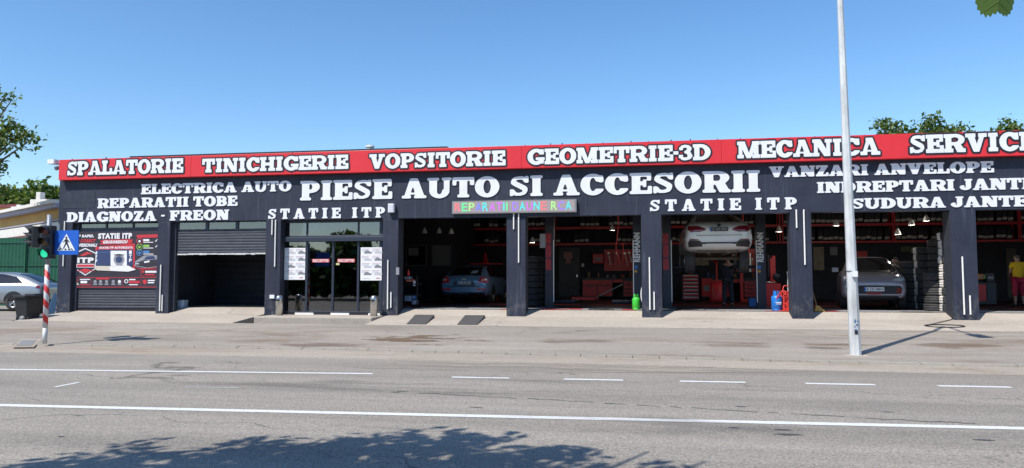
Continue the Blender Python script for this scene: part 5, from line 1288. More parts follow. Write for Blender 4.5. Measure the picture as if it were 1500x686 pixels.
# hoses and ramps outside
def floor_z(y): return -.012-(.168)*(.52-y)/.52 if y > 0 else -.18+(ZW+.19)*(-y)/(-YB)
g = MB(); P = []
for k in range(40):
    a = k/39*9.5; c0 = gz(1384,473.5,-.2); r_ = .42 + .012*k/10
    y_ = c0.y + .22*math.sin(a); P.append((c0.x + r_*math.cos(a), y_, floor_z(y_)+.012+.002*k/10))
P.append((fx(1394,-.1), -.02, floor_z(-.02)+.02)); P.append((fx(1393,.3),.25,floor_z(.25)+.02)); P.append((fx(1391,.6),.7,.02))
g.tube(P, .011, 6); tag(g.build('hose', M_plast), 'thin black hose looped on the concrete before the eighth column', 'hose')
g = MB(); P = [(fx(862+36*q,.75), .75+.25*math.sin(q*3.1416), .012) for q in np.linspace(0,1,16)]; P += [(fx(898-36*q,.6), .66+.05*math.sin(q*9), .014) for q in np.linspace(0,1,16)]
g.tube(P, .016, 6); tag(g.build('hose', M_plast), 'black hose lying on the threshold of the bay with the red workbench', 'hose')
for pxs, lab in (((609,637,624,596),'dark rubber kerb ramp on the concrete, left one of the pair'), ((682,711,699,670),'dark rubber kerb ramp on the concrete, right one of the pair')):
    tl, tr = at(pxs[0],462.5,-.25), at(pxs[1],462.5,-.25); y0, y1 = -1.72, -.3
    xa, xb = tl.x, tr.x; xs0 = at(pxs[3],478,-1.7).x; xs1 = at(pxs[2],478,-1.7).x
    t = thing('kerb_ramp', lab, 'ramp', ((xa+xb)/2,-1,floor_z(-1)), group='rubber ramps before the bay with the blue car')
    g = MB(); n_ = 9; vs = []
    for i in range(n_):
        q = i/(n_-1); y = y0+(y1-y0)*q; zz = floor_z(y)+.02+.05*q
        vs += [(xs0+(xa-xs0)*q,y,zz),(xs1+(xb-xs1)*q,y,zz),(xs1+(xb-xs1)*q,y,floor_z(y)-.02),(xs0+(xa-xs0)*q,y,floor_z(y)-.02)]
    fs = [(4*i+j,4*i+(j+1)%4,4*i+4+(j+1)%4,4*i+4+j) for i in range(n_-1) for j in range(4)] + [(0,1,2,3),(4*n_-4,4*n_-3,4*n_-2,4*n_-1)]
    g.add(vs, fs); o = g.build('tread', mat('ramp_rubber', (.075,.07,.068), .8, var=.35, scale=14, bump=.6, bscale=35), t)

# ------------------------------------------------------------------ people
M_skin = mat('skin', (.42,.25,.18), .6); M_hair = mat('hair_dark', (.03,.025,.02), .7); M_shoe = mat('shoe_black', (.03,.03,.03), .6)
def skin_mesh(name, pts, edges, rad, m, parent, root=0, sub=1):
    me = bpy.data.meshes.new(name); me.from_pydata(pts, edges, [])
    o = bpy.data.objects.new('tmp', me); COL.objects.link(o)
    md = o.modifiers.new('skin', 'SKIN'); md.use_smooth_shade = True
    for i, r in enumerate(rad):
        me.skin_vertices[0].data[i].radius = r if isinstance(r, tuple) else (r, r)
    me.skin_vertices[0].data[root].use_root = True
    sb = o.modifiers.new('sub', 'SUBSURF'); sb.levels = sub; sb.render_levels = sub
    dg = bpy.context.evaluated_depsgraph_get(); dg.update()
    m2 = bpy.data.meshes.new_from_object(o.evaluated_get(dg)); bpy.data.objects.remove(o); m2.name = name
    for p in m2.polygons: p.use_smooth = True
    m2.materials.clear(); m2.materials.append(m)
    r = bpy.data.objects.new(name, m2); COL.objects.link(r)
    if parent: r.parent = parent
    return r
def person(label, loc, rz, J, shirt, trousers, hair, leg_cut=1.0, sleeve=.6, cap=None, group=None):
    """J: joint positions, figure facing +y"""
    V = lambda k: Vector(J[k])
    names = ['pelvis','spine','chest','neck','head','crown']
    rad = {'pelvis':(.15,.11),'spine':(.135,.10),'chest':(.16,.11),'neck':.055,'head':(.078,.092),'crown':(.07,.082),'hip':.085,'knee':.058,'ankle':.042,'toe':.038,'sho':.06,'elb':.043,'wri':.028,'palm':(.04,.018)}
    pts, rr, idx, E = [], [], {}, []
    def ad(k, p, r): idx[k] = len(pts); pts.append(tuple(p)); rr.append(r)
    for k in names: ad(k, V(k), rad[k])
    for a, b in zip(names, names[1:]): E.append((idx[a], idx[b]))
    for s_ in 'LR':
        for k in ('hip','knee','ankle','toe'): ad(k+s_, V(k+s_), rad[k])
        E += [(idx['pelvis'], idx['hip'+s_]), (idx['hip'+s_], idx['knee'+s_]), (idx['knee'+s_], idx['ankle'+s_]), (idx['ankle'+s_], idx['toe'+s_])]
        for k in ('sho','elb','wri'): ad(k+s_, V(k+s_), rad[k])
        d = (V('wri'+s_)-V('elb'+s_)).normalized(); side = Vector((1 if s_ == 'R' else -1,0,0)); side = (side - d*side.dot(d)).normalized()
        pm = V('wri'+s_)+d*.06; ad('palm'+s_, pm, (.032,.02))
        E += [(idx['chest'], idx['sho'+s_]), (idx['sho'+s_], idx['elb'+s_]), (idx['elb'+s_], idx['wri'+s_]), (idx['wri'+s_], idx['palm'+s_])]
        bend = d.cross(side).normalized()
        for q, (off, L) in enumerate(((-.03,.065),(-.01,.08),(.01,.085),(.028,.075))):
            a = pm+d*.035+side*off; b = a+d*L*.55+bend*.006; c_ = a+d*L+bend*.025
            for nm, p in (('a',a),('b',b),('c',c_)): ad(f'f{q}{nm}{s_}', p, .0095)
            E += [(idx['palm'+s_], idx[f'f{q}a{s_}']), (idx[f'f{q}a{s_}'], idx[f'f{q}b{s_}']), (idx[f'f{q}b{s_}'], idx[f'f{q}c{s_}'])]
        a = V('wri'+s_)+d*.03-side*.045; b = a+d*.045-side*.02; ad('t1'+s_, a, .011); ad('t2'+s_, b, .0095); E += [(idx['palm'+s_], idx['t1'+s_]), (idx['t1'+s_], idx['t2'+s_])]
    hd = V('head'); f = Vector((0,1,0))
    if 'face' in J: f = Vector(J['face']).normalized()
    ad('nose', hd+f*.105+Vector((0,0,.0)), .016); E.append((idx['head'], idx['nose']))
    rt_ = f.cross(Vector((0,0,1))).normalized()
    for s2 in (-1,1): ad(f'ear{s2}', hd+rt_*s2*.088, .018); E.append((idx['head'], idx[f'ear{s2}']))
    root = thing('person', label, 'person', loc, rz, group)
    body = skin_mesh('body', pts, E, rr, M_skin, root)
    def cloth(name, keys, edges, radd, m):
        P = [V(k) if isinstance(k, str) else Vector(k) for k in keys]; return skin_mesh(name, [tuple(p) for p in P], edges, radd, m, root)
    eL, eR = V('shoL').lerp(V('elbL'), sleeve), V('shoR').lerp(V('elbR'), sleeve)
    cloth('shirt', [V('pelvis')+Vector((0,0,-.10)),'spine','chest',V('neck')-Vector((0,0,.06)),'shoL',eL,'shoR',eR], [(0,1),(1,2),(2,3),(2,4),(4,5),(2,6),(6,7)], [(.195,.15),(.18,.14),(.205,.155),.10,.085,.072,.085,.072], shirt)
    lk = lambda s_: V('knee'+s_).lerp(V('ankle'+s_), leg_cut)
    cloth('trousers', ['pelvis','hipL','kneeL',lk('L'),'hipR','kneeR',lk('R')], [(0,1),(1,2),(2,3),(0,4),(4,5),(5,6)], [(.168,.125),.112,.085,.078,.112,.085,.078], trousers)
    for s_ in 'LR': cloth('shoe', [V('ankle'+s_)+Vector((0,-.03,-.03)), V('ankle'+s_).lerp(V('toe'+s_),.5)+Vector((0,0,-.015)), V('toe'+s_)+Vector((0,.03,0))], [(0,1),(1,2)], [.052,.05,.04], M_shoe)
    up = (V('crown')-V('head')).normalized()
    cloth('hair' if not cap else 'cap', [hd-f*.045-up*.035, hd-f*.03+up*.035, V('crown')-f*.015+up*.02], [(0,1),(1,2)], [(.075,.06),(.092,.09),(.080,.086)], hair)
    for s2 in (-1,1):
        g = MB(); g.lathe([(0,-.009),(.010,0),(0,.009)], tuple(hd+f*.088+rt_*.032*s2+up*.02), 8); g.build('eye', M_black, root, world=False)
    return root
STAND = dict(pelvis=(0,0,.96),spine=(0,.0,1.13),chest=(0,-.01,1.33),neck=(0,.0,1.49),head=(0,.03,1.60),crown=(0,.02,1.69),
    hipL=(-.09,0,.90),kneeL=(-.11,.02,.50),ankleL=(-.13,-.02,.09),toeL=(-.15,.12,.045),hipR=(.09,0,.90),kneeR=(.12,.03,.50),ankleR=(.15,.0,.09),toeR=(.18,.14,.045),
    shoL=(-.19,-.01,1.40),elbL=(-.22,.06,1.13),wriL=(-.12,.24,1.04),shoR=(.19,-.01,1.40),elbR=(.22,.07,1.13),wriR=(.13,.25,1.05))
Y = 5.8; p = at(1491.5,411,Y)
person('person in a yellow T-shirt and maroon cropped trousers seen from behind', (p.x,Y,0), .12, STAND, mat('shirt_yellow', (.80,.52,.02), .8, var=.08), mat('trousers_maroon', (.42,.02,.06), .8, var=.15), mat('hair_grey', (.10,.09,.09), .8), leg_cut=.42)
LEAN = dict(STAND, spine=(0,.12,1.10),chest=(0,.28,1.24),neck=(0,.42,1.34),head=(0,.52,1.38),crown=(0,.56,1.47),shoL=(-.19,.28,1.27),elbL=(-.26,.42,1.02),wriL=(-.18,.58,.92),shoR=(.19,.28,1.27),elbR=(.26,.42,1.02),wriR=(.18,.58,.92),face=(0,.8,-.5))
Y = 3.9; p = at(1330,411,Y)
person('mechanic in a pale shirt leaning down behind the dark tyre stacks', (p.x,Y,.08), R(120), LEAN, mat('shirt_pale', (.40,.35,.30), .8), mat('trousers_dark', (.03,.03,.04), .8), M_hair, sleeve=.9)
REACH = dict(STAND, elbL=(-.27,.15,1.62),wriL=(-.16,.22,1.86),elbR=(.27,.15,1.62),wriR=(.16,.22,1.86),head=(0,.0,1.60),crown=(0,-.03,1.69),face=(0,.9,.4))
Y = 4.3; p = at(1066,411,Y)
person('mechanic in dark overalls reaching up under the lifted white car', (p.x,Y,0), R(10), REACH, mat('overall_navy', (.02,.024,.04), .8), mat('overall_navy', (.02,.024,.04), .8), M_hair, sleeve=1.2)

# ------------------------------------------------------------------ street lamp
p = gz(1253, 521, -.56); yb = p.y
def on(px, py): return at(px, py, yb)
b0, b1 = on(1253,521), on(1230.5,0)
r0 = (on(1262,500).x-on(1244,500).x)/2*.98; r1 = (on(1234.3,0).x-on(1227,0).x)/2
t = thing('street_lamp', 'tall galvanised tapered street lamp post with a bracket arm on the pavement', 'street lamp', b0)
k = 1.225; top = b0 + (b1-b0)*k; top.z = min(top.z, 20); rt_ = r0 + (r1-r0)*k*.92
g = MB(); n_ = 10; g.tube([b0+(top-b0)*q/n_ for q in range(n_+1)], [r0+(max(rt_,.045)-r0)*q/n_ for q in range(n_+1)], 8, smooth=False); o = g.build('post', M_galv, t)
tp = top; a1 = tp + Vector((-.05,-.9,.28)); a2 = tp + Vector((-.1,-1.75,.36))
g = MB(); g.tube([tp-Vector((0,0,.15)), tp+Vector((-.01,-.25,.12)), a1, a2], .035, 8); g.build('arm', M_galv, t)
g = MB(); M = Matrix.Translation(a2) @ Matrix.Rotation(R(3), 4, 'Z')
g.rbox(-.16,.16,-.55,.15,-.06,.06,.06,0,M); g.build('lamp_head', M_plast, t)
q = on(1249.5,401.5); g = MB(); g.box(q.x-.045,q.x+.045,q.y-r0*.85-.06,q.y-r0*.80,q.z-.055,q.z+.055); bx_ = g.build('notice_box', M_white, t); g = MB(); g.tube([(q.x-.1+.018+.1*math.cos(a)*1.03,q.y+.09*math.sin(a),q.z+.062) for a in np.linspace(0,6.283,16)], .008, 5); 
g = MB(); g.lathe([(r0*.93,-.008),(r0*.93,.008)], (on(1247,397.5).x,yb,on(1247,397.5).z), 8); g.build('strap', M_black, t)
q = on(1254.5,480); g = MB()
for k in range(9): x = q.x+random.uniform(-.075,-.02); z = q.z+random.uniform(-.12,.12); g.box(x,x+random.uniform(.02,.05),q.y-r0*.935-.002,q.y-r0*.90,z,z+random.uniform(.01,.05))
g.build('torn_sticker', mat('sticker_blue', (.04,.14,.4), .5), t)
for hh in (1.3,):
    q = on(1253.5,487); g = MB(); g.box(q.x-.045,q.x+.01,q.y-r0*.93-.006,q.y-r0*.9,q.z-.03,q.z+.04); g.build('tape', M_plast, t)
g = MB(); g.rbox(b0.x-.2,b0.x+.2,b0.y-.2,b0.y+.2,b0.z-.1,b0.z+.012,.03); g.build('footing', M_conc, t)

# ------------------------------------------------------------------ traffic light with crossing sign
p = gz(65.5, 497, -.46); yb = p.y; on = lambda px, py, dy=0: at(px, py, yb+dy)
b0 = on(65.5,497); tp = on(65.5,315); r = (on(69.4,450).x-on(62.4,450).x)/2*.82
t = thing('traffic_light', 'traffic light showing green on a red and white striped pole', 'traffic light', b0)
z430, zlow = on(65,380).z, on(65,480).z
m = bpy.data.materials.new('spiral_stripes'); m.use_nodes = True; n = m.node_tree.nodes; l = m.node_tree.links; bs = n['Principled BSDF']; bs.inputs['Roughness'].default_value = .5
tc = n.new('ShaderNodeTexCoord'); sx = n.new('ShaderNodeSeparateXYZ'); l.new(tc.outputs['Object'], sx.inputs[0])
at2 = n.new('ShaderNodeMath'); at2.operation = 'ARCTAN2'; l.new(sx.outputs[1], at2.inputs[0]); l.new(sx.outputs[0], at2.inputs[1])
dv = n.new('ShaderNodeMath'); dv.operation = 'MULTIPLY_ADD'; l.new(sx.outputs[2], dv.inputs[0]); dv.inputs[1].default_value = 19.0; l.new(at2.outputs[0], dv.inputs[2])
sn = n.new('ShaderNodeMath'); sn.operation = 'SINE'; l.new(dv.outputs[0], sn.inputs[0])
gt = n.new('ShaderNodeMath'); gt.operation = 'GREATER_THAN'; l.new(sn.outputs[0], gt.inputs[0]); gt.inputs[1].default_value = .05
nz = n.new('ShaderNodeTexNoise'); nz.inputs['Scale'].default_value = 30; wr = n.new('ShaderNodeMath'); wr.operation = 'GREATER_THAN'; l.new(tc.outputs['Object'], nz.inputs[0]); l.new(nz.outputs[0], wr.inputs[0]); wr.inputs[1].default_value = .30
ml = n.new('ShaderNodeMath'); ml.operation = 'MULTIPLY'; l.new(gt.outputs[0], ml.inputs[0]); l.new(wr.outputs[0], ml.inputs[1])
mx = n.new('ShaderNodeMix'); mx.data_type = 'RGBA'; mx.inputs[6].default_value = (.55,.55,.56,1); mx.inputs[7].default_value = (.55,.03,.03,1); l.new(ml.outputs[0], mx.inputs[0]); l.new(mx.outputs[2], bs.inputs['Base Color'])
zS0, zS1 = on(65,480).z, on(65,388).z
for z0, z1, mm_, nm in ((b0.z-.1,zS0,M_galv,'pole_base'),(zS0,zS1,m,'striped_sleeve'),(zS1,tp.z,mat('pole_grey', (.22,.24,.28), .5, .3),'pole')):
    g = MB(); rr = r*(1.06 if nm == 'striped_sleeve' else 1.0); g.lathe([(0,z0),(rr,z0),(rr,z1),(0,z1)], (b0.x,b0.y,0), 20); g.build(nm, mm_, t)
L_off = mat('lens_off_red', (.10,.02,.02), .2); L_offa = mat('lens_off_amber', (.10,.05,.02), .2); L_grn = mat('lens_green', (.02,.55,.28), .3, emit=.8)
def head(cx, cy, zt_, zb_, rz, lit, nm):
    M = Matrix.Translation((cx,cy,0)) @ Matrix.Rotation(rz,4,'Z'); hgt = (zt_-zb_)/3; wd = .135
    g = MB(); g.rbox(-wd,wd,-.10,.10,zb_,zt_,.03,0,M); hs = g.build(nm, M_plast, t)
    for k, mm_ in enumerate((L_off, L_offa, L_grn if lit else L_off)):
        zc = zt_-hgt*(k+.5)
        g = MB(); g.lathe([(0,-.125),(.07,-.12),(.098,-.103)], (0,0,zc), 20, axis='y'); g.xform(M); g.build('lens', mm_, hs)
        g = MB(); vs = []
        for j in range(15):
            a = R(-25+230*j/14); c_, s_ = math.cos(a), math.sin(a); d_ = .06+.12*max(0,s_)
            vs += [M@Vector((.108*c_,-.10,zc+.108*s_)), M@Vector((.112*c_,-.10-d_,zc+.112*s_-.02))]
        g.add(vs, [(2*j,2*j+1,2*j+3,2*j+2) for j in range(14)], 0, True); v = g.build('visor', M_plast, hs)
hp = on(68.5,355,-.2); head(hp.x-.0, yb-r-.11, on(66,332).z, on(66,379.5).z, R(6), True, 'signal_head')
head(on(52,345).x, yb+.05, on(50,332).z, on(50,379.5).z+.26, R(-52), False, 'side_signal_head')
g = MB(); g.box(b0.x-.05,b0.x+.05,yb-r-.03,yb+r+.05,on(66,378).z,on(66,380).z+.03); g.build('bracket', M_plast, t)
q0, q1 = on(79.5,373.5,-.1), on(116,337.5,-.1); w_ = q1.x-q0.x; h_ = q1.z-q0.z; cx, cz = (q0.x+q1.x)/2, (q0.z+q1.z)/2
sgn = thing('crossing_sign', 'square blue pedestrian crossing sign mounted beside the traffic light', 'sign', (cx,yb-.1,cz))
def sp(mb, pts, lay): mb.add([(cx+(x-.5)*w_, yb-.1-.012-.003*lay, cz+(z-.5)*h_) for x, z in pts], [tuple(range(len(pts)))])
g = MB(); g.rbox(cx-w_/2,cx+w_/2,-h_/2,h_/2,-.012,.012,.03,0,Matrix.Translation((0,yb-.1,cz)) @ Matrix.Rotation(R(90),4,'X') @ Matrix.Translation((0,0,0))) ; o = g.build('plate', mat('sign_blue', (.012,.10,.48), .4), sgn)
M_sw = mat('sign_white', (.72,.74,.76), .4)
g = MB(); sp(g, [(.5,.86),(.12,.17),(.88,.17)], 1); g.build('triangle', M_sw, sgn)
g = MB()
sp(g, [(.5+.045*math.cos(6.283*k/10), .70+.045*math.sin(6.283*k/10)) for k in range(10)], 2)
for poly_ in ([(.46,.645),(.55,.645),(.57,.46),(.46,.46)],[(.46,.63),(.49,.60),(.39,.50),(.37,.53)],[(.55,.63),(.52,.60),(.62,.50),(.645,.53)],[(.465,.47),(.52,.47),(.42,.25),(.37,.25)],[(.50,.47),(.57,.47),(.66,.25),(.60,.25)],
              [(.20,.19),(.27,.19),(.33,.27),(.28,.27)],[(.31,.19),(.36,.19),(.38,.235),(.345,.235)],[(.44,.19),(.52,.19),(.52,.25),(.46,.25)],[(.58,.19),(.60,.235),(.68,.235),(.70,.19)],[(.74,.19),(.69,.27),(.73,.27),(.81,.19)]): sp(g, poly_, 2)
g.build('pedestrian_symbol', M_black, sgn)
g = MB(); g.box(b0.x, cx+.05, yb-.085, yb-.05, cz-.03, cz+.03) ; g.build('bracket', M_galv, sgn)
# ------------------------------------------------------------------ bins, glass leaf, cover slab on the left
def wheelie(px0, px1, y0, y1, z, lab, rz=0):
    p = gz((px0+px1)/2, y1-2, z); Y = p.y; x0, x1 = fx(px0,Y), fx(px1,Y); h = fz(px0,y0,Y)-z; cx = (x0+x1)/2; w_ = (x1-x0)/2
    t = thing('wheelie_bin', lab, 'bin', (cx,Y,z), group='wheelie bins by the traffic light')
    g = MB(); b_, tt = w_*.78, w_
    g.add([(cx-b_,Y-.22,z+.05),(cx+b_,Y-.22,z+.05),(cx+b_,Y+.25,z+.05),(cx-b_,Y+.25,z+.05),(cx-tt*.96,Y-.30,z+h*.88),(cx+tt*.96,Y-.30,z+h*.88),(cx+tt*.96,Y+.36,z+h*.88),(cx-tt*.96,Y+.36,z+h*.88)], [(0,3,2,1),(4,5,6,7),(0,1,5,4),(1,2,6,5),(2,3,7,6),(3,0,4,7)]); g.build('tub', M_bin, t, bevel=.02)
    g = MB(); g.rbox(cx-tt,cx+tt,Y-.36,Y+.38,z+h*.885,z+h*.97,.05); g.tube([(cx-tt*.7,Y+.40,z+h*.93),(cx+tt*.7,Y+.40,z+h*.93)], .02, 6); g.build('lid', M_bin, t, bevel=.015)
    for s_ in (-1,1):
        g = MB(); g.lathe([(0,-.03),(.09,-.03),(.10,-.02),(.10,.02),(.09,.03),(0,.03)], (cx+s_*w_*.82,Y-.12,z+.10), 16, axis='x'); o = g.build('wheel', M_rub, t)
    g = MB(); g.lathe([(0,-.29),(.08,-.285),(.085,-.25)], (cx+w_*.25,Y,z+.1), 14, axis='y'); g.build('hub_cap', mat('hub_grey', (.2,.2,.2), .5), t)
M_bin = mat('bin_black', (.018,.019,.021), .55, var=.2, scale=6)
wheelie(48,63,429.5,464,-.36, 'black wheelie bin partly behind the striped pole')
wheelie(33,52,431.5,473,-.39, 'black wheelie bin with small wheels in front of the other')
p = gz(72,463,-.36); t = thing('glass_sheet', 'upright glass sheet leaning between the bin and the first column', 'glass', (p.x,p.y,-.36))
g = MB(); x0, x1 = fx(68,p.y), fx(82,p.y); z1 = fz(70,428,p.y); g.add([(x0,p.y,-.35),(x1,p.y,-.35),(x1-.1,p.y+.2,z1-.15),(x0+.15,p.y+.2,z1),(x0,p.y+.01,-.35),(x1,p.y+.01,-.35),(x1-.1,p.y+.21,z1-.15),(x0+.15,p.y+.21,z1)], [(0,1,2,3),(4,7,6,5),(0,4,5,1),(1,5,6,2),(2,6,7,3),(3,7,4,0)]); g.build('pane', glass_mat('sheet_glass', (.6,.7,.72)), t)
g = MB(); q = [gz(*a, -.48) for a in ((18,500),(50,500),(62,492.5),(32,492.5))]; g.add([(v.x,v.y,wz(ktY(v.x)+.12,v.y)+.004) for v in q], [(0,1,2,3)]); struct('pavement_slab', g, M_gut)
g = MB(); q = [gz(*a, -.48) for a in ((24,498.5),(46,498.5),(54,493.8),(33,493.8))]; g.add([(v.x,v.y,wz(ktY(v.x)+.12,v.y)+.008) for v in q], [(0,1,2,3)]); tag(g.build('access_cover', mat('cover_grey', (.22,.215,.205), .6, var=.3, scale=20)), 'grey access cover in a pale slab by the traffic light pole', 'cover')
# cctv cameras at the top left corner
p = at(81,240,-.15); t = thing('security_camera', 'white security camera on a bracket at the top left corner of the garage', 'camera', p)
g = MB(); g.tube([(XL+.0,-.02,p.z),(p.x-.1,-.15,p.z)], .03, 8); g.build('bracket', M_white, t); g = MB(); g.rbox(p.x-.16,p.x+.1,-.32,-.1,p.z-.02,p.z+.12,.03); g.build('housing', M_white, t)
p = at(83,247,-.12); t = thing('security_camera', 'small dome camera just under the white camera at the roof corner', 'camera', p)
g = MB(); g.lathe([(.07,.05),(.07,0),(.05,-.05),(0,-.07)], (p.x,-.12,p.z), 12); g.build('dome', B_gr, t); g = MB(); g.box(p.x-.03,XL+.05,-.13,-.004,p.z+.05,p.z+.08); g.build('bracket', M_white, t)
# roof flue
p = at(542,219,4.5); t = thing('roof_flue', 'short steel flue pipe standing on the roof above the red sign', 'flue', (p.x,4.5,4.7)); zt_ = fz(542,210,4.5)
g = MB(); g.lathe([(.13,4.7),(.13,zt_-.12)], (p.x,4.5,0), 14); g.build('pipe', M_galv, t); g = MB(); g.lathe([(0,zt_-.06),(.16,zt_-.10),(.16,zt_-.16)], (p.x,4.5,0), 14); g.build('cap', M_galv, t)

# ------------------------------------------------------------------ left background: fence, yellow building
M_green = mat('fence_green', (.006,.078,.040), .5, var=.2, scale=1.2)
pA, pB = camp(-260,37.5,ZW), camp(150,34.5,ZW); dv_ = pB-pA; L = dv_.length; rz = math.atan2(dv_.y,dv_.x)
t = thing('sheet_fence', 'tall dark green corrugated sheet fence left of the garage', 'fence', pA, rz)
hf = (411-350)/F*36 + EYE - ZW
g = MB(); n_ = int(L/.05); prof = [(i*L/n_, .02*math.sin(i*math.pi/2)) for i in range(n_+1)]
g.add([(x,y,z) for x, y in prof for z in (0,hf)], [(2*i,2*i+2,2*i+3,2*i+1) for i in range(n_)]); g.build('sheet', M_green, t, world=False)
for z in (.5,1.9,3.0): g = MB(); g.box(0,L,-.05,-.025,z,z+.05); g.build('rail', M_green, t, world=False)
for k in range(int(L/2.4)+1): g = MB(); g.box(k*2.4,k*2.4+.07,-.12,-.055,0,hf+.02); g.build('post', M_green, t, world=False)
M_yel = mat('wall_ochre', (.50,.30,.09), .8, var=.12, scale=.6); M_roofw = mat('roof_pale', (.62,.60,.56), .7, var=.1); M_fasc = mat('roof_grey_blue', (.28,.28,.36), .6); M_dred = mat('beam_dark_red', (.14,.03,.03), .6)
# the wall runs away to the far left
D0 = 44.0; c0 = camp(88,D0,ZW); dirv = (RT*(-480-750)/F + Vector((-math.sin(YAW),math.cos(YAW),0))).normalized()
t = thing('ochre_building', 'long ochre building with grey roof edge and pale lower roof behind the green fence', 'building', c0)
nrm = Vector((-dirv.y, dirv.x, 0)); nrm = nrm if nrm.dot(CP-c0) > 0 else -nrm
def hz(y, D=D0): return EYE + (410.6-y)/F*D
Lb = 34
def slab(name, y0, y1, o0, o1, m, L0=-.5, L1=Lb):
    g = MB(); z0, z1 = hz(y0), hz(y1); P = [c0+dirv*L0+nrm*o0, c0+dirv*L1+nrm*o0, c0+dirv*L1+nrm*o1, c0+dirv*L0+nrm*o1]
    g.add([(p.x,p.y,z0) for p in P]+[(p.x,p.y,z1) for p in P], [(0,3,2,1),(4,5,6,7),(0,1,5,4),(1,2,6,5),(2,3,7,6),(3,0,4,7)]); return g.build(name, m, t)
slab('wall', 445, 305, -6, 0, M_yel); slab('fascia', 304.8, 299, -6.2, .5, M_fasc); slab('roof', 298.8, 294, -6.4, .7, M_roofw); slab('cornice', 323.5, 321.5, .003, .2, M_fasc)
slab('lower_roof', 340, 325.5, .005, .25, M_roofw); slab('beam', 344.5, 340.2, .0, .4, M_dred)
for px, y0, y1, w_, lab in ((31,302,295,.6,''),(60,296,293,.6,'')):
    g = MB(); q = camp(px,D0+ (90-px)*.13,0); z0, z1 = hz(y0+6, D0+6), hz(y1, D0+4); g.box(q.x-w_,q.x+w_,q.y-.4,q.y+.5,z0-.6,z1); g.box(q.x-w_*.6,q.x-w_*.1,q.y-.2,q.y+.2,z1,z1+.15+ (.35 if px == 60 else 0)); g.build('chimney', M_roofw, t)
g = MB(); q = camp(-2,58,0); g.box(q.x-2.5,q.x+1.6,q.y,q.y+4,ZW,hz(305,58)); rb = thing('far_house', 'far house end with a dark red roof edge behind the ochre building', 'building', (q.x,q.y,ZW)); g.build('wall', M_yel, rb); g = MB(); g.box(q.x-2.7,q.x+1.8,q.y-.3,q.y+4.2,hz(304.9,58),hz(300,58)); g.build('roof', M_dred, rb)

# ------------------------------------------------------------------ trees
def leaf_mat(name, col, tr=.35):
    m = bpy.data.materials.new(name); m.use_nodes = True; n = m.node_tree.nodes; l = m.node_tree.links; n.remove(n['Principled BSDF'])
    d = n.new('ShaderNodeBsdfPrincipled'); d.inputs['Base Color'].default_value = (*col,1); d.inputs['Roughness'].default_value = .5; d.inputs['Specular IOR Level'].default_value = .35
    tl = n.new('ShaderNodeBsdfTranslucent'); tl.inputs[0].default_value = (col[0]*1.5,col[1]*1.6,col[2]*.7,1)
    mx = n.new('ShaderNodeMixShader'); mx.inputs[0].default_value = tr; l.new(d.outputs[0], mx.inputs[1]); l.new(tl.outputs[0], mx.inputs[2]); l.new(mx.outputs[0], n['Material Output'].inputs[0]); return m
LV = [leaf_mat('leaf_dark', (.045,.085,.02)), leaf_mat('leaf_mid', (.085,.14,.03)), leaf_mat('leaf_light', (.17,.21,.06))]
M_bark = mat('bark', (.12,.095,.07), .9, var=.4, scale=6, bump=.8, bscale=12)
def tree(label, base, blobs, nleaf, size, trunk_r, seed, clump=9, spread=.28, group=None, trunk_top=None):
    rg = np.random.default_rng(seed)
    t = thing('tree', label, 'tree', base, group=group); base = Vector(base)
    W_ = np.array([b[3]**3 for b in blobs]); W_ /= W_.sum()
    nc = nleaf // clump
    bi = rg.choice(len(blobs), nc, p=W_); u = rg.normal(size=(nc,3)); u /= np.linalg.norm(u,axis=1)[:,None]; rad = rg.random(nc)**.45
    B = np.array([[b[0],b[1],b[2]] for b in blobs]); RR = np.array([b[3] for b in blobs])
    cc = B[bi] + u*(rad*RR[bi])[:,None]*np.array([1,1,.85])
    P = np.repeat(cc, clump, 0) + rg.normal(size=(nc*clump,3))*spread*np.array([1,1,.7])
    N = len(P); nr = rg.normal(size=(N,3)) + np.array([0,0,.9]); nr /= np.linalg.norm(nr,axis=1)[:,None]
    a = np.cross(nr, rg.normal(size=(N,3))); a /= np.linalg.norm(a,axis=1)[:,None]; b = np.cross(nr, a)
    s_ = (size*rg.uniform(.6,1.25,N))[:,None]
    v = np.stack([P-a*s_, P-a*s_*.1+b*s_*.55+nr*s_*.12, P+a*s_, P-a*s_*.1-b*s_*.55+nr*s_*.12], 1).reshape(-1,3) - np.array(base)
    f = np.arange(4*N).reshape(-1,4)
    me = bpy.data.meshes.new('crown'); me.from_pydata(v.tolist(), [], f.tolist())
    for m in LV: me.materials.append(m)
    cm = np.repeat(rg.choice(3, nc, p=[.25,.4,.35]), clump); fl = rg.random(N) < .25; cm[fl] = rg.choice(3, fl.sum()); me.polygons.foreach_set('material_index', cm.astype(np.int32))
    o = bpy.data.objects.new('crown', me); COL.objects.link(o); o.parent = t
    g = MB(); tt = Vector(trunk_top) if trunk_top else Vector((base.x, base.y, min(b_[2] for b_ in blobs)))
    mid = base.lerp(tt,.5)+Vector((.12,.05,0)); g.tube([base-Vector((0,0,.2)), base+Vector((0,0,.3)), mid, tt], [trunk_r*1.35,trunk_r,trunk_r*.85,trunk_r*.7], 9); g.build('trunk', M_bark, t)
    for b_ in blobs:
        q = Vector(b_[:3]); m_ = tt.lerp(q,.5)+Vector((0,0,-.15*b_[3])); g = MB(); g.tube([tt.lerp(base,.08), m_, q+Vector((0,0,b_[3]*.4))], [trunk_r*.55,trunk_r*.32,trunk_r*.08], 6); o = g.build('limb', M_bark, t)
    return t
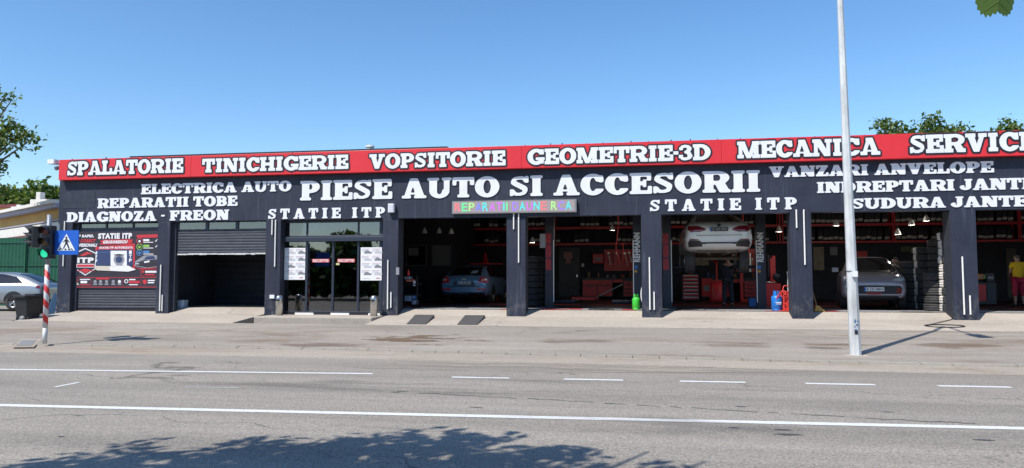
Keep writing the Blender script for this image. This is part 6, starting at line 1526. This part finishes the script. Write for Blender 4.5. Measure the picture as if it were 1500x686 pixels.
# tree at the left edge of the view, behind the green fence
def blob(px, y, D, rpx): q = camp(px, D, EYE+(410.6-y)/F*D); return (q.x,q.y,q.z,rpx/F*D)
tree('leafy tree reaching in from the left edge behind the green fence', camp(-95,41,ZW), [blob(-2,142,40,13),blob(8,146,40,8),blob(10,180,40,13),blob(26,196,40,15),blob(38,208,40,10),blob(0,200,40,20),blob(12,215,40,12),blob(-45,150,41,36),blob(-75,190,41,50),blob(-30,215,41,24),blob(-40,250,40,30),blob(-2,275,40,12),blob(4,290,40,13)], 6500, .15, .28, 11, clump=10, spread=.26)
tree('distant round tree behind the ochre building roof', camp(58,75,ZW), [blob(58,280,75,15),blob(45,287,75,12),blob(75,285,76,13),blob(30,290,76,10),blob(60,296,75,22)], 1500, .34, .3, 12, spread=.5)
tree('distant lower tree at the left above the far house', camp(15,72,ZW), [blob(8,285,72,14),blob(22,296,72,12),blob(-8,290,72,16)], 900, .34, .3, 13, spread=.5)
for px, D, bl, sd, lab in ((1310,48,[(1298,182,9),(1312,186,10),(1325,192,9),(1345,190,7),(1310,205,18),(1335,205,14)],21,'left one of the treetops showing over the sign band at the right'),
                      (1368,47,[(1370,172,9),(1364,182,9),(1377,184,8),(1395,190,10),(1412,190,9),(1375,200,16),(1405,202,14)],22,'tallest of the treetops showing over the sign band at the right'),
                      (1488,50,[(1487,178,6),(1484,188,8),(1474,192,6),(1497,188,8),(1440,196,6),(1488,203,16)],23,'narrow treetop over the sign band at the right edge')):
    q = camp(px,D,ZW); tree(lab, q, [blob(a,b_,D,c_) for a,b_,c_ in bl], 1150, .17, .2, sd, clump=7, spread=.3, group='treetops behind the garage roof')
# street trees on the camera side; the nearest crown shades the road
def camxy(X, D, z): q = CP + RT*X + Vector((-math.sin(YAW), math.cos(YAW), 0))*D; return (q.x,q.y,z)
def cb(X, D, z, r): q = camxy(X,D,z); return (*q, r)
def shade(px, py, z, r):                # crown blob whose shadow falls on the road there
    q = gz(px, py, ZR) + SUN_DIR*((z-ZR)/SUN_DIR.z); return (q.x,q.y,q.z,r)
tree('street tree beside the camera whose crown shades the near lane', camxy(-5.2,-1.6,ZR),
     [shade(140,681,5.2,.55),shade(205,653,5.0,.30),shade(290,681,5.4,.60),shade(365,663,5.3,.5),shade(430,669,5.5,.55),shade(500,659,5.4,.55),shade(580,655,5.3,.55),shade(650,653,5.5,.5),shade(705,646,5.2,.3),shade(735,667,5.4,.5),
      shade(815,671,5.3,.4),shade(865,659,5.2,.25),shade(945,663,5.0,.16),shade(960,675,5.1,.2),shade(1030,677,5.0,.15),shade(400,721,6,1.0),shade(560,731,6,1.1),shade(700,721,6,.9),shade(250,731,6,.9),shade(480,831,6.4,1.4),shade(700,851,6.4,1.2),shade(200,851,6.4,1.3)], 15000, .115, .2, 31, clump=9, spread=.12, trunk_top=camxy(-4.8,-.6,4.4))
tw = tree('young street tree with one low leaf in the top right of the view', camxy(4.6,.2,ZR), [cb(4.6,.0,4.6,1.0),cb(4.9,-.8,5.2,1.1),cb(5.4,.2,5.6,.9)], 1800, .12, .09, 32, clump=8, spread=.2)
lc = CP + (RT*((1478-750)/F) + Vector((-math.sin(YAW),math.cos(YAW),0)) + Vector((0,0,(410.6+21)/F)))*2.2
# toothed poplar-like leaf outline, tip up and a notched lower edge
half = [(0,-.060),(.008,-.068),(.015,-.066),(.022,-.074),(.031,-.070),(.037,-.076),(.044,-.066),(.053,-.066),(.055,-.055),(.064,-.050),(.063,-.038),(.070,-.030),(.067,-.016),(.071,-.004),(.066,.016),(.056,.040),(.036,.064),(.0,.09)]
out = [(x*.86,y) for x, y in half] + [(-x*.86,y*(1.04 if k%2 else .98)) for k, (x,y) in enumerate(half[1:-1][::-1])]
nL = len(out)
g = MB(); g.add([lc + RT*x + UP*y + FW*(.25*abs(x)) for x, y in out] + [lc], [(k,(k+1)%nL,nL) for k in range(nL)]); g.build('leaf', LV[1], tw)
g = MB(); g.tube([lc-FW*.002+UP*.088, lc-FW*.002, lc-FW*.002-UP*.06], [.0016,.0012,.0005], 5)
for sx_ in (-1,1):
    for q_ in (.03,0,-.03): g.tube([lc-FW*.002+UP*q_, lc+FW*.008+RT*sx_*.04+UP*(q_-.028)], [.0008,.0003], 4)
g.build('leaf_vein', LV[2], tw)
g = MB(); e = lc+UP*.07; g.tube([Vector(camxy(4.6,.0,3.6)), Vector(camxy(3.2,1.2,3.2)), e+Vector((.25,-.05,.35)), e, lc+UP*.02], [.02,.012,.006,.003,.002], 5); g.build('twig', M_bark, tw)

# ------------------------------------------------------------------ the other side of the road (what the shop glass reflects)
def treeline():
    rg = np.random.default_rng(77); N = 42000
    x = rg.uniform(-48,30,N); hgt = 3.2+.9*np.sin(x*.55)+1.1*np.sin(x*1.3+1)
    P = np.stack([x, -35+rg.normal(size=N)*1.5, ZR+.3+rg.random(N)**.8*hgt], 1)
    nr = rg.normal(size=(N,3)); nr /= np.linalg.norm(nr,axis=1)[:,None]; a = np.cross(nr, rg.normal(size=(N,3))); a /= np.linalg.norm(a,axis=1)[:,None]; b = np.cross(nr,a); s_ = rg.uniform(.25,.45,N)[:,None]
    v = np.stack([P-a*s_, P+b*s_*.6, P+a*s_, P-b*s_*.6],1).reshape(-1,3)
    me = bpy.data.meshes.new('treeline'); me.from_pydata(v.tolist(), [], np.arange(4*N).reshape(-1,4).tolist())
    for m in LV: me.materials.append(m)
    me.polygons.foreach_set('material_index', rg.choice(3,N,p=[.8,.18,.02]).astype(np.int32))
    o = bpy.data.objects.new('treeline', me); COL.objects.link(o); tag(o, 'green treeline across the road, reflected in the shop glass', 'treeline', kind='stuff')
treeline()
c = Car('parked_car', 'red car across the road, seen as a reflection in the shop doors', SALOON, P_red, (-9.3,-25.5,ZR), R(90))
for vw in ('left','right'):
    c.decal('side_window', [(-1.62,1.02),(-1.25,1.26),(-.75,1.35),(.25,1.36),(.82,1.06),(.86,.98)], vw, M_cglass, .006)
wheels(c, (-1.32,1.30), .80, .32, .21, M_steel)
